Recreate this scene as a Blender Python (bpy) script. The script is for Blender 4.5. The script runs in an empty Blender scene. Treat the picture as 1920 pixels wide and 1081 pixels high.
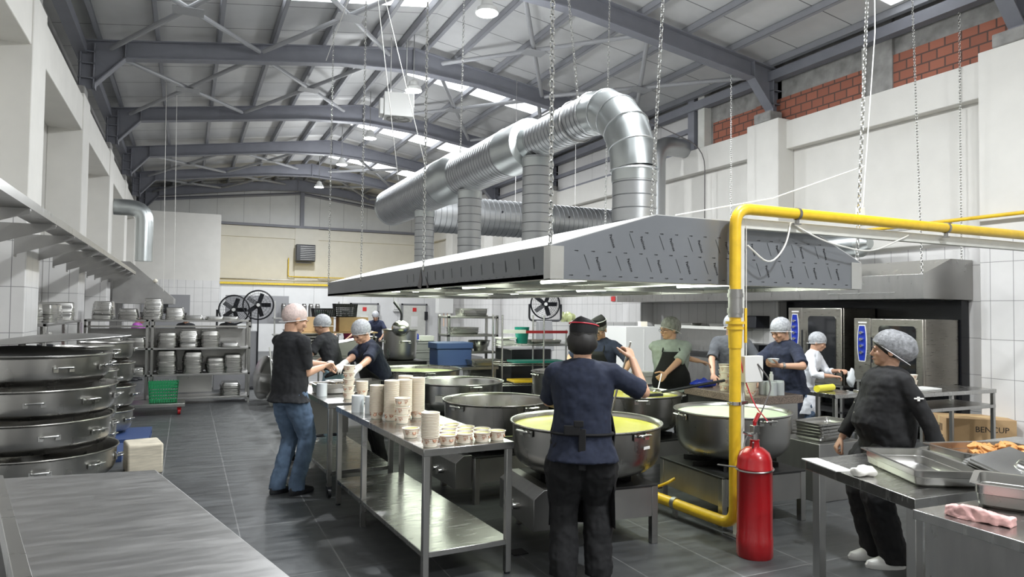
import bpy, math, random
from mathutils import Vector, Matrix
PI=math.pi; R=math.radians
random.seed(7)
scene=bpy.context.scene; col=scene.collection
# ---------------------------------------------------------------- camera
FPX=1306.0; CAMH=1.68
a,p_,r_=R(25.0),R(1.83),R(.66)
F=Vector((math.sin(a)*math.cos(p_),math.cos(a)*math.cos(p_),math.sin(p_)))
R0=Vector((math.cos(a),-math.sin(a),0)); U0=R0.cross(F)
RX=R0*math.cos(r_)+U0*math.sin(r_); UP=-R0*math.sin(r_)+U0*math.cos(r_)
cd=bpy.data.cameras.new('camera'); cam=bpy.data.objects.new('camera',cd); col.objects.link(cam)
cam.matrix_world=Matrix((( RX.x,UP.x,-F.x,0),(RX.y,UP.y,-F.y,0),(RX.z,UP.z,-F.z,CAMH),(0,0,0,1)))
cd.sensor_fit='HORIZONTAL'; cd.sensor_width=36; cd.lens=FPX/1920*36; cd.clip_start=.05; cd.clip_end=200
scene.camera=cam
# ---------------------------------------------------------------- world, exposure, lamps
w=bpy.data.worlds.new('world'); scene.world=w; w.use_nodes=True
w.node_tree.nodes['Background'].inputs[0].default_value=(.75,.85,1,1)
w.node_tree.nodes['Background'].inputs[1].default_value=.6
vs=scene.view_settings; vs.view_transform='Standard'; vs.look='None'; vs.gamma=1; vs.use_curve_mapping=False
vs.exposure=-0.12
def area(name,loc,size,power,color=(1,1,1),shape='DISK',size_y=None,rot=(0,0,0)):
    l=bpy.data.lights.new(name,'AREA'); l.energy=power; l.color=color; l.shape=shape; l.size=size
    if size_y: l.size_y=size_y
    o=bpy.data.objects.new(name,l); o.location=loc; o.rotation_euler=rot; col.objects.link(o); return o
LAMPS=[(3.95,-3.4),(3.85,.8),(3.9,5.0),(3.81,9.13),(3.91,13.04),(4.05,17.2),(4.06,20.75),(4.12,25.0)]
for i,(x,y) in enumerate(LAMPS):
    area('lamp_light',(x,y,5.93),.42,330 if y<15 else 300,(.95,.98,1))
for i,(x,y) in enumerate(LAMPS):
    l=bpy.data.lights.new('lamp_glow','POINT'); l.energy=110; l.color=(.95,.98,1); l.shadow_soft_size=.2
    o=bpy.data.objects.new('lamp_glow',l); o.location=(x,y,5.68); col.objects.link(o)
SKY=[(-.4,3.9,10.6,11.8),(4.25,7.9,14.4,15.4),(4.25,9.3,19.5,20.5),(4.25,7.5,24.2,25.1),(6.0,9.45,5.95,6.95),(-.4,3.9,2.0,3.2),(4.25,8.5,-2.5,-1.4)]
# ---------------------------------------------------------------- materials
MATS={}
def mat(name,color,rough=.5,metal=0.,noise=0.,scale=8.,stretch=None,bump=0.,rvar=0.,emit=None,es=0.,spec=None,trans=0.,alpha=1.,coat=0.):
    if name in MATS: return MATS[name]
    m=bpy.data.materials.new(name); m.use_nodes=True; nt=m.node_tree; b=nt.nodes['Principled BSDF']
    c=(*color,1); b.inputs['Base Color'].default_value=c; b.inputs['Roughness'].default_value=rough; b.inputs['Metallic'].default_value=metal
    if spec is not None: b.inputs['Specular IOR Level'].default_value=spec
    if trans: b.inputs['Transmission Weight'].default_value=trans
    if alpha<1: b.inputs['Alpha'].default_value=alpha
    if coat: b.inputs['Coat Weight'].default_value=coat; b.inputs['Coat Roughness'].default_value=.1
    if emit: b.inputs['Emission Color'].default_value=(*emit,1); b.inputs['Emission Strength'].default_value=es
    if noise or bump or rvar:
        tc=nt.nodes.new('ShaderNodeTexCoord'); mp=nt.nodes.new('ShaderNodeMapping'); n=nt.nodes.new('ShaderNodeTexNoise')
        nt.links.new(tc.outputs['Object'],mp.inputs[0]); nt.links.new(mp.outputs[0],n.inputs['Vector'])
        mp.inputs['Scale'].default_value=stretch or (1,1,1)
        n.inputs['Scale'].default_value=scale; n.inputs['Detail'].default_value=5
        if noise:
            cr=nt.nodes.new('ShaderNodeMapRange'); cr.inputs[1].default_value=.25; cr.inputs[2].default_value=.75
            cr.inputs[3].default_value=1-noise; cr.inputs[4].default_value=1+noise
            mx=nt.nodes.new('ShaderNodeMix'); mx.data_type='RGBA'; mx.blend_type='MULTIPLY'; mx.inputs['Factor'].default_value=1
            nt.links.new(n.outputs['Fac'],cr.inputs[0]); mx.inputs['A'].default_value=c; nt.links.new(cr.outputs[0],mx.inputs['B'])
            nt.links.new(mx.outputs['Result'],b.inputs['Base Color'])
        if rvar:
            rr=nt.nodes.new('ShaderNodeMapRange'); rr.inputs[1].default_value=.3; rr.inputs[2].default_value=.7
            rr.inputs[3].default_value=max(.02,rough-rvar); rr.inputs[4].default_value=rough+rvar
            nt.links.new(n.outputs['Fac'],rr.inputs[0]); nt.links.new(rr.outputs[0],b.inputs['Roughness'])
        if bump:
            bp=nt.nodes.new('ShaderNodeBump'); bp.inputs['Strength'].default_value=bump; bp.inputs['Distance'].default_value=.01
            nt.links.new(n.outputs['Fac'],bp.inputs['Height']); nt.links.new(bp.outputs[0],b.inputs['Normal'])
    MATS[name]=m; return m
def MN(nt,op,*ins):
    n=nt.nodes.new('ShaderNodeMath'); n.operation=op
    for i,v in enumerate(ins):
        if isinstance(v,(int,float)): n.inputs[i].default_value=v
        else: nt.links.new(v,n.inputs[i])
    return n.outputs[0]
def grid_mat(name,base,line,sx=None,sy=None,sz=None,wd=.006,rough=.4,off=(0,0,0),above=None,noise=.04,nscale=3,rvar=0,bump=0,stretch=None,linerough=.7,spec=.5):
    """tile / panel joints in world metres; `above`=(z,colour,rough): a second finish above that height"""
    m=bpy.data.materials.new(name); m.use_nodes=True; nt=m.node_tree; b=nt.nodes['Principled BSDF']; b.inputs['Specular IOR Level'].default_value=spec
    g=nt.nodes.new('ShaderNodeNewGeometry'); sp=nt.nodes.new('ShaderNodeSeparateXYZ'); nt.links.new(g.outputs['Position'],sp.inputs[0])
    sn=nt.nodes.new('ShaderNodeSeparateXYZ'); nt.links.new(g.outputs['True Normal'],sn.inputs[0])
    tot=None
    for i,s in enumerate((sx,sy,sz)):
        if not s: continue
        f=MN(nt,'PINGPONG',MN(nt,'ADD',sp.outputs[i],off[i]+100*s),s/2)
        l=MN(nt,'LESS_THAN',f,wd/2)
        l=MN(nt,'MULTIPLY',l,MN(nt,'LESS_THAN',MN(nt,'ABSOLUTE',sn.outputs[i]),.7))
        tot=l if tot is None else MN(nt,'MAXIMUM',tot,l)
    n=nt.nodes.new('ShaderNodeTexNoise'); n.inputs['Scale'].default_value=nscale; n.inputs['Detail'].default_value=6
    if stretch:
        mp=nt.nodes.new('ShaderNodeMapping'); mp.inputs['Scale'].default_value=stretch; nt.links.new(g.outputs['Position'],mp.inputs[0]); nt.links.new(mp.outputs[0],n.inputs['Vector'])
    else: nt.links.new(g.outputs['Position'],n.inputs['Vector'])
    mr=nt.nodes.new('ShaderNodeMapRange'); mr.inputs[1].default_value=.25; mr.inputs[2].default_value=.75; mr.inputs[3].default_value=1-noise; mr.inputs[4].default_value=1+noise
    nt.links.new(n.outputs['Fac'],mr.inputs[0])
    def mix(fac,A,B,bt='MIX'):
        x=nt.nodes.new('ShaderNodeMix'); x.data_type='RGBA'; x.blend_type=bt
        for k,v in (('Factor',fac),('A',A),('B',B)):
            if isinstance(v,tuple): x.inputs[k].default_value=(*v,1)
            elif isinstance(v,(int,float)): x.inputs[k].default_value=v
            else: nt.links.new(v,x.inputs[k])
        return x.outputs['Result']
    c=mix(tot,base,line); rg=MN(nt,'ADD',rough,MN(nt,'MULTIPLY',tot,linerough-rough))
    if rvar:
        rg=MN(nt,'ADD',rg,MN(nt,'MULTIPLY',MN(nt,'SUBTRACT',n.outputs['Fac'],.5),rvar*2))
    if above:
        k=MN(nt,'GREATER_THAN',sp.outputs[2],above[0]); c=mix(k,c,above[1]); rg=MN(nt,'ADD',MN(nt,'MULTIPLY',rg,MN(nt,'SUBTRACT',1,k)),MN(nt,'MULTIPLY',k,above[2]))
    c=mix(1,c,mr.outputs[0],'MULTIPLY')
    nt.links.new(c,b.inputs['Base Color']); nt.links.new(rg,b.inputs['Roughness'])
    if bump:
        bp=nt.nodes.new('ShaderNodeBump'); bp.inputs['Strength'].default_value=bump; bp.inputs['Distance'].default_value=.004
        nt.links.new(n.outputs['Fac'],bp.inputs['Height']); nt.links.new(bp.outputs[0],b.inputs['Normal'])
    MATS[name]=m; return m
WHITE=(.66,.645,.61); TILE=(.66,.65,.64)
grid_mat('tile_wall',TILE,(.22,.22,.22),.28,.28,.5,.007,.22,(0.05,.05,.12),above=(2.66,WHITE,.8))
grid_mat('tile_only',TILE,(.22,.22,.22),.28,.28,.5,.007,.22,(0.05,.05,.12))
mat('plaster',WHITE,.85,0,.04,3,bump=.15)
mat('plaster_cream',(.70,.675,.60),.85,0,.04,3)
grid_mat('floor_tile',(.062,.065,.067),(.17,.17,.17),.575,1.15,None,.007,.42,(.18,0,0),noise=.3,nscale=5,rvar=.25,bump=.2,stretch=(.6,2.5,1),spec=.45)
grid_mat('roof_panel',(.60,.60,.60),(.12,.12,.13),None,1.1,None,.018,.5,noise=.05)
grid_mat('gable_panel',(.60,.60,.58),(.25,.25,.25),1.0,None,None,.012,.5)
grid_mat('side_panel',(.62,.61,.60),(.3,.3,.3),None,1.0,None,.012,.5)
grid_mat('cold_panel',(.70,.70,.70),(.3,.3,.3),1.15,1.15,None,.01,.4)
mat('beam_paint',(.20,.205,.235),.55,0,.08,4)
mat('purlin_paint',(.27,.275,.30),.5,0,.05,4)
mat('tube_paint',(.33,.335,.35),.45,0,.05,4)
mat('concrete',(.27,.265,.255),.95,0,.35,5,bump=.6)
mat('steel',(.44,.435,.42),.30,1,.06,3,(1,5,1),rvar=.035)
mat('steel_bright',(.62,.62,.60),.24,1,.04,4,rvar=.03)
mat('steel_dull',(.36,.355,.345),.42,1,.10,4,(1,4,1),rvar=.05)
mat('table_top',(.46,.455,.44),.25,1,.06,5,(1,5,1),rvar=.05)
mat('worktop_scratched',(.40,.395,.39),.42,1,.07,5,(1,5,1),rvar=.06)
mat('pot_steel',(.42,.41,.39),.28,1,.10,2.5,(2,2,.5),rvar=.05)
mat('pot_inside',(.62,.60,.52),.35,1,.1,5)
mat('galvanised',(.46,.47,.48),.40,1,.04,4,rvar=.03)
mat('galvanised_plain',(.52,.55,.55),.34,1,.04,4,rvar=.03)
mat('black_iron',(.02,.02,.02),.55,.3,.3,9)
mat('yellow_paint',(.75,.48,.02),.38,0,.10,14,coat=.2)
mat('yellow_worn',(.70,.50,.03),.5,0,.35,30)
mat('red_paint',(.36,.008,.012),.28,0,.06,8,coat=.4)
mat('white_paint',(.62,.62,.58),.5,0,.06,8)
mat('white_plastic',(.70,.70,.68),.4)
mat('black_plastic',(.015,.016,.02),.4)
mat('rubber',(.02,.02,.02),.8)
mat('seam_dark',(.16,.165,.17),.5,.6)
mat('film_blue',(.19,.20,.215),.35,.35,.05,2)
mat('film_white',(.50,.50,.49),.5,0,.04,3)
mat('ink',(.01,.01,.012),.6)
mat('ink_faint',(.07,.075,.08),.6)
mat('soup_yellow',(.60,.57,.06),.25,0,.05,10,coat=.3)
mat('soup_green',(.55,.60,.30),.3,0,.12,10,bump=.2)
mat('soup_pale',(.55,.66,.46),.4,0,.10,14,bump=.3)
mat('cup_paper',(.82,.77,.65),.6)
mat('cup_stripe',(.74,.50,.36),.6)
mat('cup_brown',(.35,.12,.05),.6)
mat('lid_plastic',(.80,.84,.86),.25,trans=.25)
mat('cardboard',(.50,.33,.17),.85,0,.08,6)
mat('cardboard_pale',(.58,.44,.22),.85,0,.08,6)
mat('green_plastic',(.01,.22,.08),.45)
mat('teal_plastic',(.0,.18,.14),.45)
mat('blue_plastic',(.03,.06,.17),.5)
mat('wood_pale',(.55,.50,.40),.8,0,.2,8,(1,1,8))
mat('granite',(.22,.17,.14),.3,0,.8,90)
mat('oven_glass',(.012,.013,.015),.06,0,spec=.9)
mat('oven_steel',(.42,.40,.36),.32,1,.08,8,(1,1,10),rvar=.06)
mat('knob_blue',(.01,.03,.32),.3)
mat('chicken',(.55,.25,.07),.55,0,.35,25,bump=.8)
mat('meat_pink',(.62,.36,.34),.5,0,.4,18,bump=.6)
mat('bread_tan',(.62,.42,.18),.6,0,.3,25)
mat('skin_a',(.52,.30,.20),.5,0,.06,12)
mat('skin_b',(.56,.33,.24),.5,0,.06,12)
mat('glove_white',(.75,.73,.68),.5)
mat('cloth_black',(.012,.0125,.015),.9,0,.2,30)
mat('cloth_black_b',(.005,.005,.006),.85,0,.2,30)
mat('cloth_navy',(.013,.018,.038),.9,0,.2,30)
mat('cloth_navy_b',(.025,.032,.065),.9,0,.2,30)
mat('cloth_grey',(.30,.34,.31),.9,0,.08,20)
mat('cloth_darkgrey',(.085,.09,.10),.9,0,.1,20)
mat('cloth_white',(.70,.72,.76),.85,0,.04,20)
mat('cloth_maroon',(.20,.015,.05),.9)
mat('cloth_purple',(.35,.08,.38),.9)
mat('cloth_green',(.0,.22,.14),.9)
mat('jeans',(.085,.13,.20),.9,0,.35,9,(1,1,.6))
mat('jeans_pale',(.22,.32,.37),.9,0,.2,9)
mat('hair_black',(.015,.013,.012),.6,0,.5,40,(1,1,.2))
mat('hair_grey',(.22,.22,.21),.7,0,.5,45,(1,1,.3))
mat('net_grey',(.36,.37,.39),.6,0,.35,45,bump=.4)
mat('net_dark',(.19,.195,.205),.6,0,.5,50,bump=.4)
mat('net_bald',(.58,.46,.43),.5,0,.2,60,bump=.3)
mat('net_hem',(.75,.75,.75),.6)
mat('eye_dark',(.02,.015,.01),.2)
mat('lip',(.38,.16,.13),.5)
mat('red_cord',(.5,.02,.04),.6)
mat('gold_print',(.65,.38,.02),.6)
mat('sky_panel',(.9,.9,.9),.5,emit=(.93,.97,1),es=2.6)
mat('lamp_face',(1,1,1),.5,emit=(.9,.97,1),es=28)
mat('tube_face',(1,1,1),.5,emit=(.93,1,.86),es=14)
mat('hood_inside',(.42,.45,.38),.35,.8,.08,4)
mat('dark_panel',(.012,.013,.016),.22,.2)
mat('door_grey',(.25,.25,.26),.5)
mat('blue_light',(.02,.1,.2),.4)
mat('yellow_film_roll',(.75,.68,.05),.35)
mat('sign_red',(.6,.03,.03),.5)
mat('cable_white',(.75,.74,.70),.5)
mat('cable_grey',(.12,.11,.11),.5)
mat('paper',(.75,.74,.72),.7)
mat('dirty_mint',(.38,.46,.42),.6,0,.2,12)
# bricks
m=bpy.data.materials.new('brick'); m.use_nodes=True; nt=m.node_tree; b=nt.nodes['Principled BSDF']; b.inputs['Roughness'].default_value=.9
g=nt.nodes.new('ShaderNodeNewGeometry'); sp=nt.nodes.new('ShaderNodeSeparateXYZ'); cb=nt.nodes.new('ShaderNodeCombineXYZ'); br=nt.nodes.new('ShaderNodeTexBrick')
nt.links.new(g.outputs['Position'],sp.inputs[0]); nt.links.new(sp.outputs[1],cb.inputs[0]); nt.links.new(sp.outputs[2],cb.inputs[1]); nt.links.new(cb.outputs[0],br.inputs['Vector'])
for k,v in (('Color1',(.34,.125,.08,1)),('Color2',(.27,.10,.065,1)),('Mortar',(.10,.06,.05,1)),('Scale',1),('Mortar Size',.012),('Brick Width',.235),('Row Height',.15),('Mortar Smooth',.1)): br.inputs[k].default_value=v
nt.links.new(br.outputs['Color'],b.inputs['Base Color']); bp=nt.nodes.new('ShaderNodeBump'); bp.inputs['Strength'].default_value=.6; bp.invert=True
nt.links.new(br.outputs['Fac'],bp.inputs['Height']); nt.links.new(bp.outputs[0],b.inputs['Normal']); MATS['brick']=m
# ---------------------------------------------------------------- mesh builder
class MB:
    def __init__(s,M=None): s.v=[];s.f=[];s.M=M or Matrix.Identity(4);s.mi=[];s.cur=0
    def add(s,vs,fs):
        o=len(s.v); s.v+=[s.M@Vector(q) for q in vs]; s.f+=[tuple(i+o for i in f) for f in fs]; s.mi+=[s.cur]*len(fs); return s
    def box(s,x0,x1,y0,y1,z0,z1):
        return s.add([(x0,y0,z0),(x1,y0,z0),(x1,y1,z0),(x0,y1,z0),(x0,y0,z1),(x1,y0,z1),(x1,y1,z1),(x0,y1,z1)],
          [(0,3,2,1),(4,5,6,7),(0,1,5,4),(1,2,6,5),(2,3,7,6),(3,0,4,7)])
    def loft(s,rings,cap=True,closed=False):
        n=len(rings[0]); vs=[q for r in rings for q in r]; fs=[]
        m=len(rings)
        for i in range(m if closed else m-1):
            j=(i+1)%m
            for k in range(n): fs.append((i*n+k,i*n+(k+1)%n,j*n+(k+1)%n,j*n+k))
        if cap and not closed: fs.append(tuple(range(n-1,-1,-1))); fs.append(tuple((m-1)*n+k for k in range(n)))
        return s.add(vs,fs)
    def ring(s,c,ax,ay,rx,ry,n,ph=0):
        c=Vector(c); return [c+ax*(math.cos(ph+2*PI*k/n)*rx)+ay*(math.sin(ph+2*PI*k/n)*ry) for k in range(n)]
    def tube(s,pts,r,n=10,cap=True,bend=0,closed=False,square=False):
        P=[Vector(q) for q in pts]
        if bend and len(P)>2:
            Q=[P[0]]
            for i in range(1,len(P)-1):
                A,B,C=P[i-1],P[i],P[i+1]; d1=(A-B); d2=(C-B); t=min(bend,d1.length*.49,d2.length*.49); d1.normalize(); d2.normalize()
                for k in range(6):
                    u=k/5; q=B+d1*t; w=B+d2*t; Q.append(q*(1-u)**2+B*2*u*(1-u)+w*u*u)
            Q.append(P[-1]); P=Q
        rs=r if isinstance(r,(list,tuple)) else [r]*len(P)
        rings=[]; prev=None
        for i,q in enumerate(P):
            if closed: t=(P[(i+1)%len(P)]-P[i-1])
            else: t=(P[min(i+1,len(P)-1)]-P[max(i-1,0)])
            t.normalize()
            if prev is None:
                up=Vector((0,0,1)) if abs(t.z)<.9 else Vector((1,0,0)); ax=t.cross(up).normalized()
            else: ax=(prev-t*prev.dot(t)).normalized()
            prev=ax; ay=t.cross(ax)
            if square: rr=rs[i]*1.414; rings.append(s.ring(q,ax,ay,rr,rr,4,PI/4))
            else: rings.append(s.ring(q,ax,ay,rs[i],rs[i],n))
        return s.loft(rings,cap and not closed,closed)
    def capsule(s,a,b,ra,rb,n=10):
        a,b=Vector(a),Vector(b); t=(b-a); L=t.length; t.normalize()
        pts=[];rs=[]
        for k in (0.15,.5,.85): pts.append(a-t*ra*math.cos(k*PI/2)); rs.append(ra*math.sin(k*PI/2))
        pts.append(a);rs.append(ra);pts.append(b);rs.append(rb)
        for k in (.85,.5,.15): pts.append(b+t*rb*math.cos(k*PI/2)); rs.append(rb*math.sin(k*PI/2))
        return s.tube(pts,rs,n)
    def lathe(s,prof,n=24,c=(0,0,0),cap=False):
        c=Vector(c); rings=[[c+Vector((math.cos(2*PI*k/n)*r,math.sin(2*PI*k/n)*r,z)) for k in range(n)] for r,z in prof]
        return s.loft(rings,cap)
    def cyl(s,c,r,h,n=20): return s.lathe([(r,0),(r,h)],n,c,True)
    def ell(s,c,rx,ry,rz,n=14,m=9,fn=None):
        c=Vector(c); rings=[]
        for i in range(m):
            th=PI*(.04+.92*i/(m-1)); rings.append([Vector((math.cos(2*PI*k/n)*math.sin(th)*rx,math.sin(2*PI*k/n)*math.sin(th)*ry,-math.cos(th)*rz)) for k in range(n)])
        if fn: rings=[[fn(q) for q in r] for r in rings]
        return s.loft([[q+c for q in r] for r in rings])
    def prism(s,poly,h,axis='z',o=0):
        """poly of (u,v); extruded from o to o+h along axis (x: u=y v=z, y: u=x v=z, z: u=x v=y)"""
        def P(u,v,t): return {'x':(t,u,v),'y':(u,t,v),'z':(u,v,t)}[axis]
        n=len(poly); vs=[P(u,v,o) for u,v in poly]+[P(u,v,o+h) for u,v in poly]
        fs=[tuple(range(n)),tuple(range(2*n-1,n-1,-1))]+[(k,k+n,(k+1)%n+n,(k+1)%n) for k in range(n)]
        return s.add(vs,fs)
    def mesh(s,name,mats,smooth=35):
        me=bpy.data.meshes.new(name); me.from_pydata([tuple(v) for v in s.v],[],s.f)
        for m in (mats if isinstance(mats,list) else [mats]): me.materials.append(MATS[m])
        if isinstance(mats,list):
            me.polygons.foreach_set('material_index',s.mi)
        import bmesh as bmm
        bm=bmm.new(); bm.from_mesh(me); bmm.ops.recalc_face_normals(bm,faces=bm.faces); bm.to_mesh(me); bm.free()
        if smooth: me.shade_smooth(); me.set_sharp_from_angle(angle=R(smooth))
        me.update(); return me
def link(o): col.objects.link(o); return o
def part(name,mb,mats,parent,label=None,bevel=0,smooth=35,stuff=False,solid=0,disp=0,dscale=.1,voxel=0,relax=0):
    o=bpy.data.objects.new(name,mb.mesh(name,mats,smooth)); link(o)
    if parent is not None: o.parent=parent
    if label: o['label']=label
    if stuff: o['kind']='stuff'
    if voxel:
        q=o.modifiers.new('remesh','REMESH'); q.mode='VOXEL'; q.voxel_size=voxel; q.use_smooth_shade=True
        if relax: q=o.modifiers.new('relax','SMOOTH'); q.iterations=relax; q.factor=.5
    if disp:
        tx=bpy.data.textures.get('folds%.3f'%dscale) or bpy.data.textures.new('folds%.3f'%dscale,'CLOUDS'); tx.noise_scale=dscale; tx.noise_depth=2
        q=o.modifiers.new('folds','DISPLACE'); q.texture=tx; q.strength=disp; q.mid_level=.5; q.texture_coords='LOCAL'
    if solid: q=o.modifiers.new('thick','SOLIDIFY'); q.thickness=solid; q.offset=0
    if bevel: q=o.modifiers.new('edge','BEVEL'); q.width=bevel; q.segments=2; q.limit_method='ANGLE'; q.angle_limit=R(50)
    return o
def tag(o,label,cat,group=None):
    o['label']=label; o['category']=cat
    if group: o['group']=group
    return o
def thing(name,label,cat,loc=(0,0,0),rz=0,group=None):
    o=bpy.data.objects.new(name,None); link(o); o.location=loc; o.rotation_euler=(0,0,rz); o.empty_display_size=.1
    return tag(o,label,cat,group)
def solo(name,mb,mats,label,cat,group=None,loc=None,rz=0,**k):
    if loc is None:
        xs=[v.x for v in mb.v]; ys=[v.y for v in mb.v]; zs=[v.z for v in mb.v]
        c=Vector(((min(xs)+max(xs))/2,(min(ys)+max(ys))/2,min(zs))); mb.v=[v-c for v in mb.v]; loc=c
    o=part(name,mb,mats,None,**k); o.location=loc; o.rotation_euler=(0,0,rz); return tag(o,label,cat,group)
def struct(name,mb,mats,parent=None,**k):
    o=part(name,mb,mats,parent,**k)
    if parent is None: o['kind']='structure'
    return o
def dup(root,loc,rot=(0,0,0),label=None,group=None,scale=None):
    r=root.copy(); link(r); r.location=loc; r.rotation_euler=rot if isinstance(rot,tuple) else (0,0,rot)
    if label: r['label']=label
    if group: r['group']=group
    if scale: r.scale=scale
    for ch in list(root.children):
        c=ch.copy(); link(c); c.parent=r
        for g in ch.children:
            d=g.copy(); link(d); d.parent=c
    return r
def text_mesh(s,size,ext=.001,italic=0,align='CENTER'):
    cu=bpy.data.curves.new('lettering','FONT'); cu.body=s; cu.size=size; cu.extrude=ext; cu.align_x=align; cu.align_y='CENTER'; cu.shear=italic; cu.resolution_u=2
    o=bpy.data.objects.new('lettering',cu); link(o); dg=bpy.context.evaluated_depsgraph_get(); me=bpy.data.meshes.new_from_object(o.evaluated_get(dg)); bpy.data.objects.remove(o)
    return me
def add_text(mb,s,size,M,ext=.001,italic=0):
    me=text_mesh(s,size,ext,italic); old=mb.M; mb.M=mb.M@M
    mb.add([v.co for v in me.vertices],[tuple(p.vertices) for p in me.polygons]); mb.M=old; bpy.data.meshes.remove(me)
def T(x=0,y=0,z=0): return Matrix.Translation((x,y,z))
def RZ(a): return Matrix.Rotation(a,4,'Z')
def RXm(a): return Matrix.Rotation(a,4,'X')
def RYm(a): return Matrix.Rotation(a,4,'Y')
def ordinal(i): return ['nearest','second','third','fourth','fifth','sixth','seventh','eighth','ninth','tenth','eleventh','twelfth','thirteenth','fourteenth'][i]
# ================================================================ ROOM
XL,XR,YB,YF,XM=-2.1,9.8,30.0,-6.0,4.05
def roofz(x): return 6.13+.147*((x+1.7) if x<XM else (9.8-x))      # top of rafters
struct('floor',MB().box(XL-.3,XR+.3,YF-.3,YB+.3,-.2,0),'floor_tile')
mb=MB(); mb.prism([(XL-.3,roofz(-1.7)+.06),(XM,roofz(XM)+.16),(XM,roofz(XM)+.3),(XL-.3,roofz(-1.7)+.2)],YB-YF+.6,'y',YF-.3)
mb.prism([(XM,roofz(XM)+.16),(XR+.3,roofz(9.8)+.1),(XR+.3,roofz(9.8)+.24),(XM,roofz(XM)+.3)],YB-YF+.6,'y',YF-.3)
struct('ceiling',mb,'roof_panel',smooth=0)
for i,(x0,x1,y0,y1) in enumerate(SKY):
    def rz_(x): return (roofz(-1.7)+.06+(roofz(XM)+.1-roofz(-1.7))*(x-(XL-.3))/(XM-(XL-.3))) if x<XM else (roofz(XM)+.16-(roofz(XM)+.06-roofz(9.8))*(x-XM)/(XR+.3-XM))
    struct('window_%d'%(i+1),MB().prism([(x0,rz_(x0)-.012),(x1,rz_(x1)-.012),(x1,rz_(x1)+.004),(x0,rz_(x0)+.004)],y1-y0,'y',y0),'sky_panel',smooth=0)
# left wall: recessed tiled wall, plaster band, upper panel
struct('wall_left',MB().box(XL-.2,XL,YF,YB,0,5.12),'tile_wall',smooth=0)
struct('trim_1',MB().box(XL,-1.62,YF,27.7,4.55,5.1),'plaster',bevel=.01)
struct('wall_left_upper',MB().box(XL-.2,XL+.02,YF,YB,5.12,6.25),'side_panel',smooth=0)
FR=[5.3,9.5,13.6,18.0,22.2,26.2]
k=2
for i,y in enumerate([-3.5,1.0]+FR):
    struct('trim_%d'%k,MB().box(XL,-1.6,y-.38,y+.38,0,5.16),'tile_wall',bevel=.012); k+=1
    struct('trim_%d'%k,MB().box(9.42,XR,y-.38,y+.38,0,5.16),'tile_wall',bevel=.012); k+=1
    for s in (-1.78,9.55):
        struct('trim_%d'%k,MB().box(s-.14,s+.16,y-.2,y+.2,5.16,5.34),'concrete',bevel=.02); k+=1
# right wall
struct('wall_right',MB().box(XR,XR+.2,YF,YB,0,5.12),'tile_wall',smooth=0)
struct('trim_%d'%k,MB().box(9.62,XR,YF,YB,4.62,5.12),'plaster',bevel=.012); k+=1
struct('wall_right_upper',MB().box(XR,XR+.2,YF,11.6,5.12,6.3),'concrete',smooth=0)
struct('wall_right_panel',MB().box(XR,XR+.2,11.6,YB,5.12,6.3),'side_panel',smooth=0)
for y0,y1,z1 in ((4.2,7.15,5.68),(7.62,10.0,5.62),(10.0,11.2,5.6),(1.0,4.0,5.7)):
    struct('trim_%d'%k,MB().box(9.77,9.81,y0,y1,5.12,z1),'brick',smooth=0); k+=1
struct('trim_%d'%k,MB().box(9.74,9.81,7.15,7.62,5.12,6.3),'concrete'); k+=1
struct('trim_%d'%k,MB().box(9.62,9.8,11.3,11.5,5.12,6.3),'white_paint'); k+=1
struct('trim_%d'%k,MB().box(9.6,9.8,11.6,11.8,5.12,6.3).box(9.72,9.8,11.8,30,5.55,5.65).box(9.72,9.8,11.8,30,5.12,5.2),'beam_paint'); k+=1
# back wall
struct('wall_back',MB().box(XL,XR,YB,YB+.2,0,5.0),'plaster_cream',smooth=0)
struct('wall_back_upper',MB().box(XL,XR,YB,YB+.2,5.0,7.1),'gable_panel',smooth=0)
struct('trim_%d'%k,MB().box(XL,XR,YB-.06,YB,4.55,4.98).box(4.0,4.95,YB-.1,YB,2.6,5.0),'plaster_cream'); k+=1
struct('trim_%d'%k,MB().box(1.0,XR,YB-.16,YB-.0,5.0,5.1).box(4.18,4.34,YB-.16,YB,5.1,6.8).tube([(XL,YB-.1,5.7),(4.2,YB-.1,6.45),(XR,YB-.1,5.75)],.06,4),'beam_paint'); k+=1
struct('wall_back_block',MB().box(XL,1.08,27.8,YB,0,5.1),'tile_wall',smooth=0)
struct('wall_front',MB().box(XL,XR,YF-.2,YF,0,7.1),'plaster',smooth=0)
d=struct('door_1',MB().box(-1.45,.1,27.7,27.79,0,2.12),'door_grey'); part('door_window',MB().box(-.85,-.6,27.68,27.7,1.45,1.85),'oven_glass',d)
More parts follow.
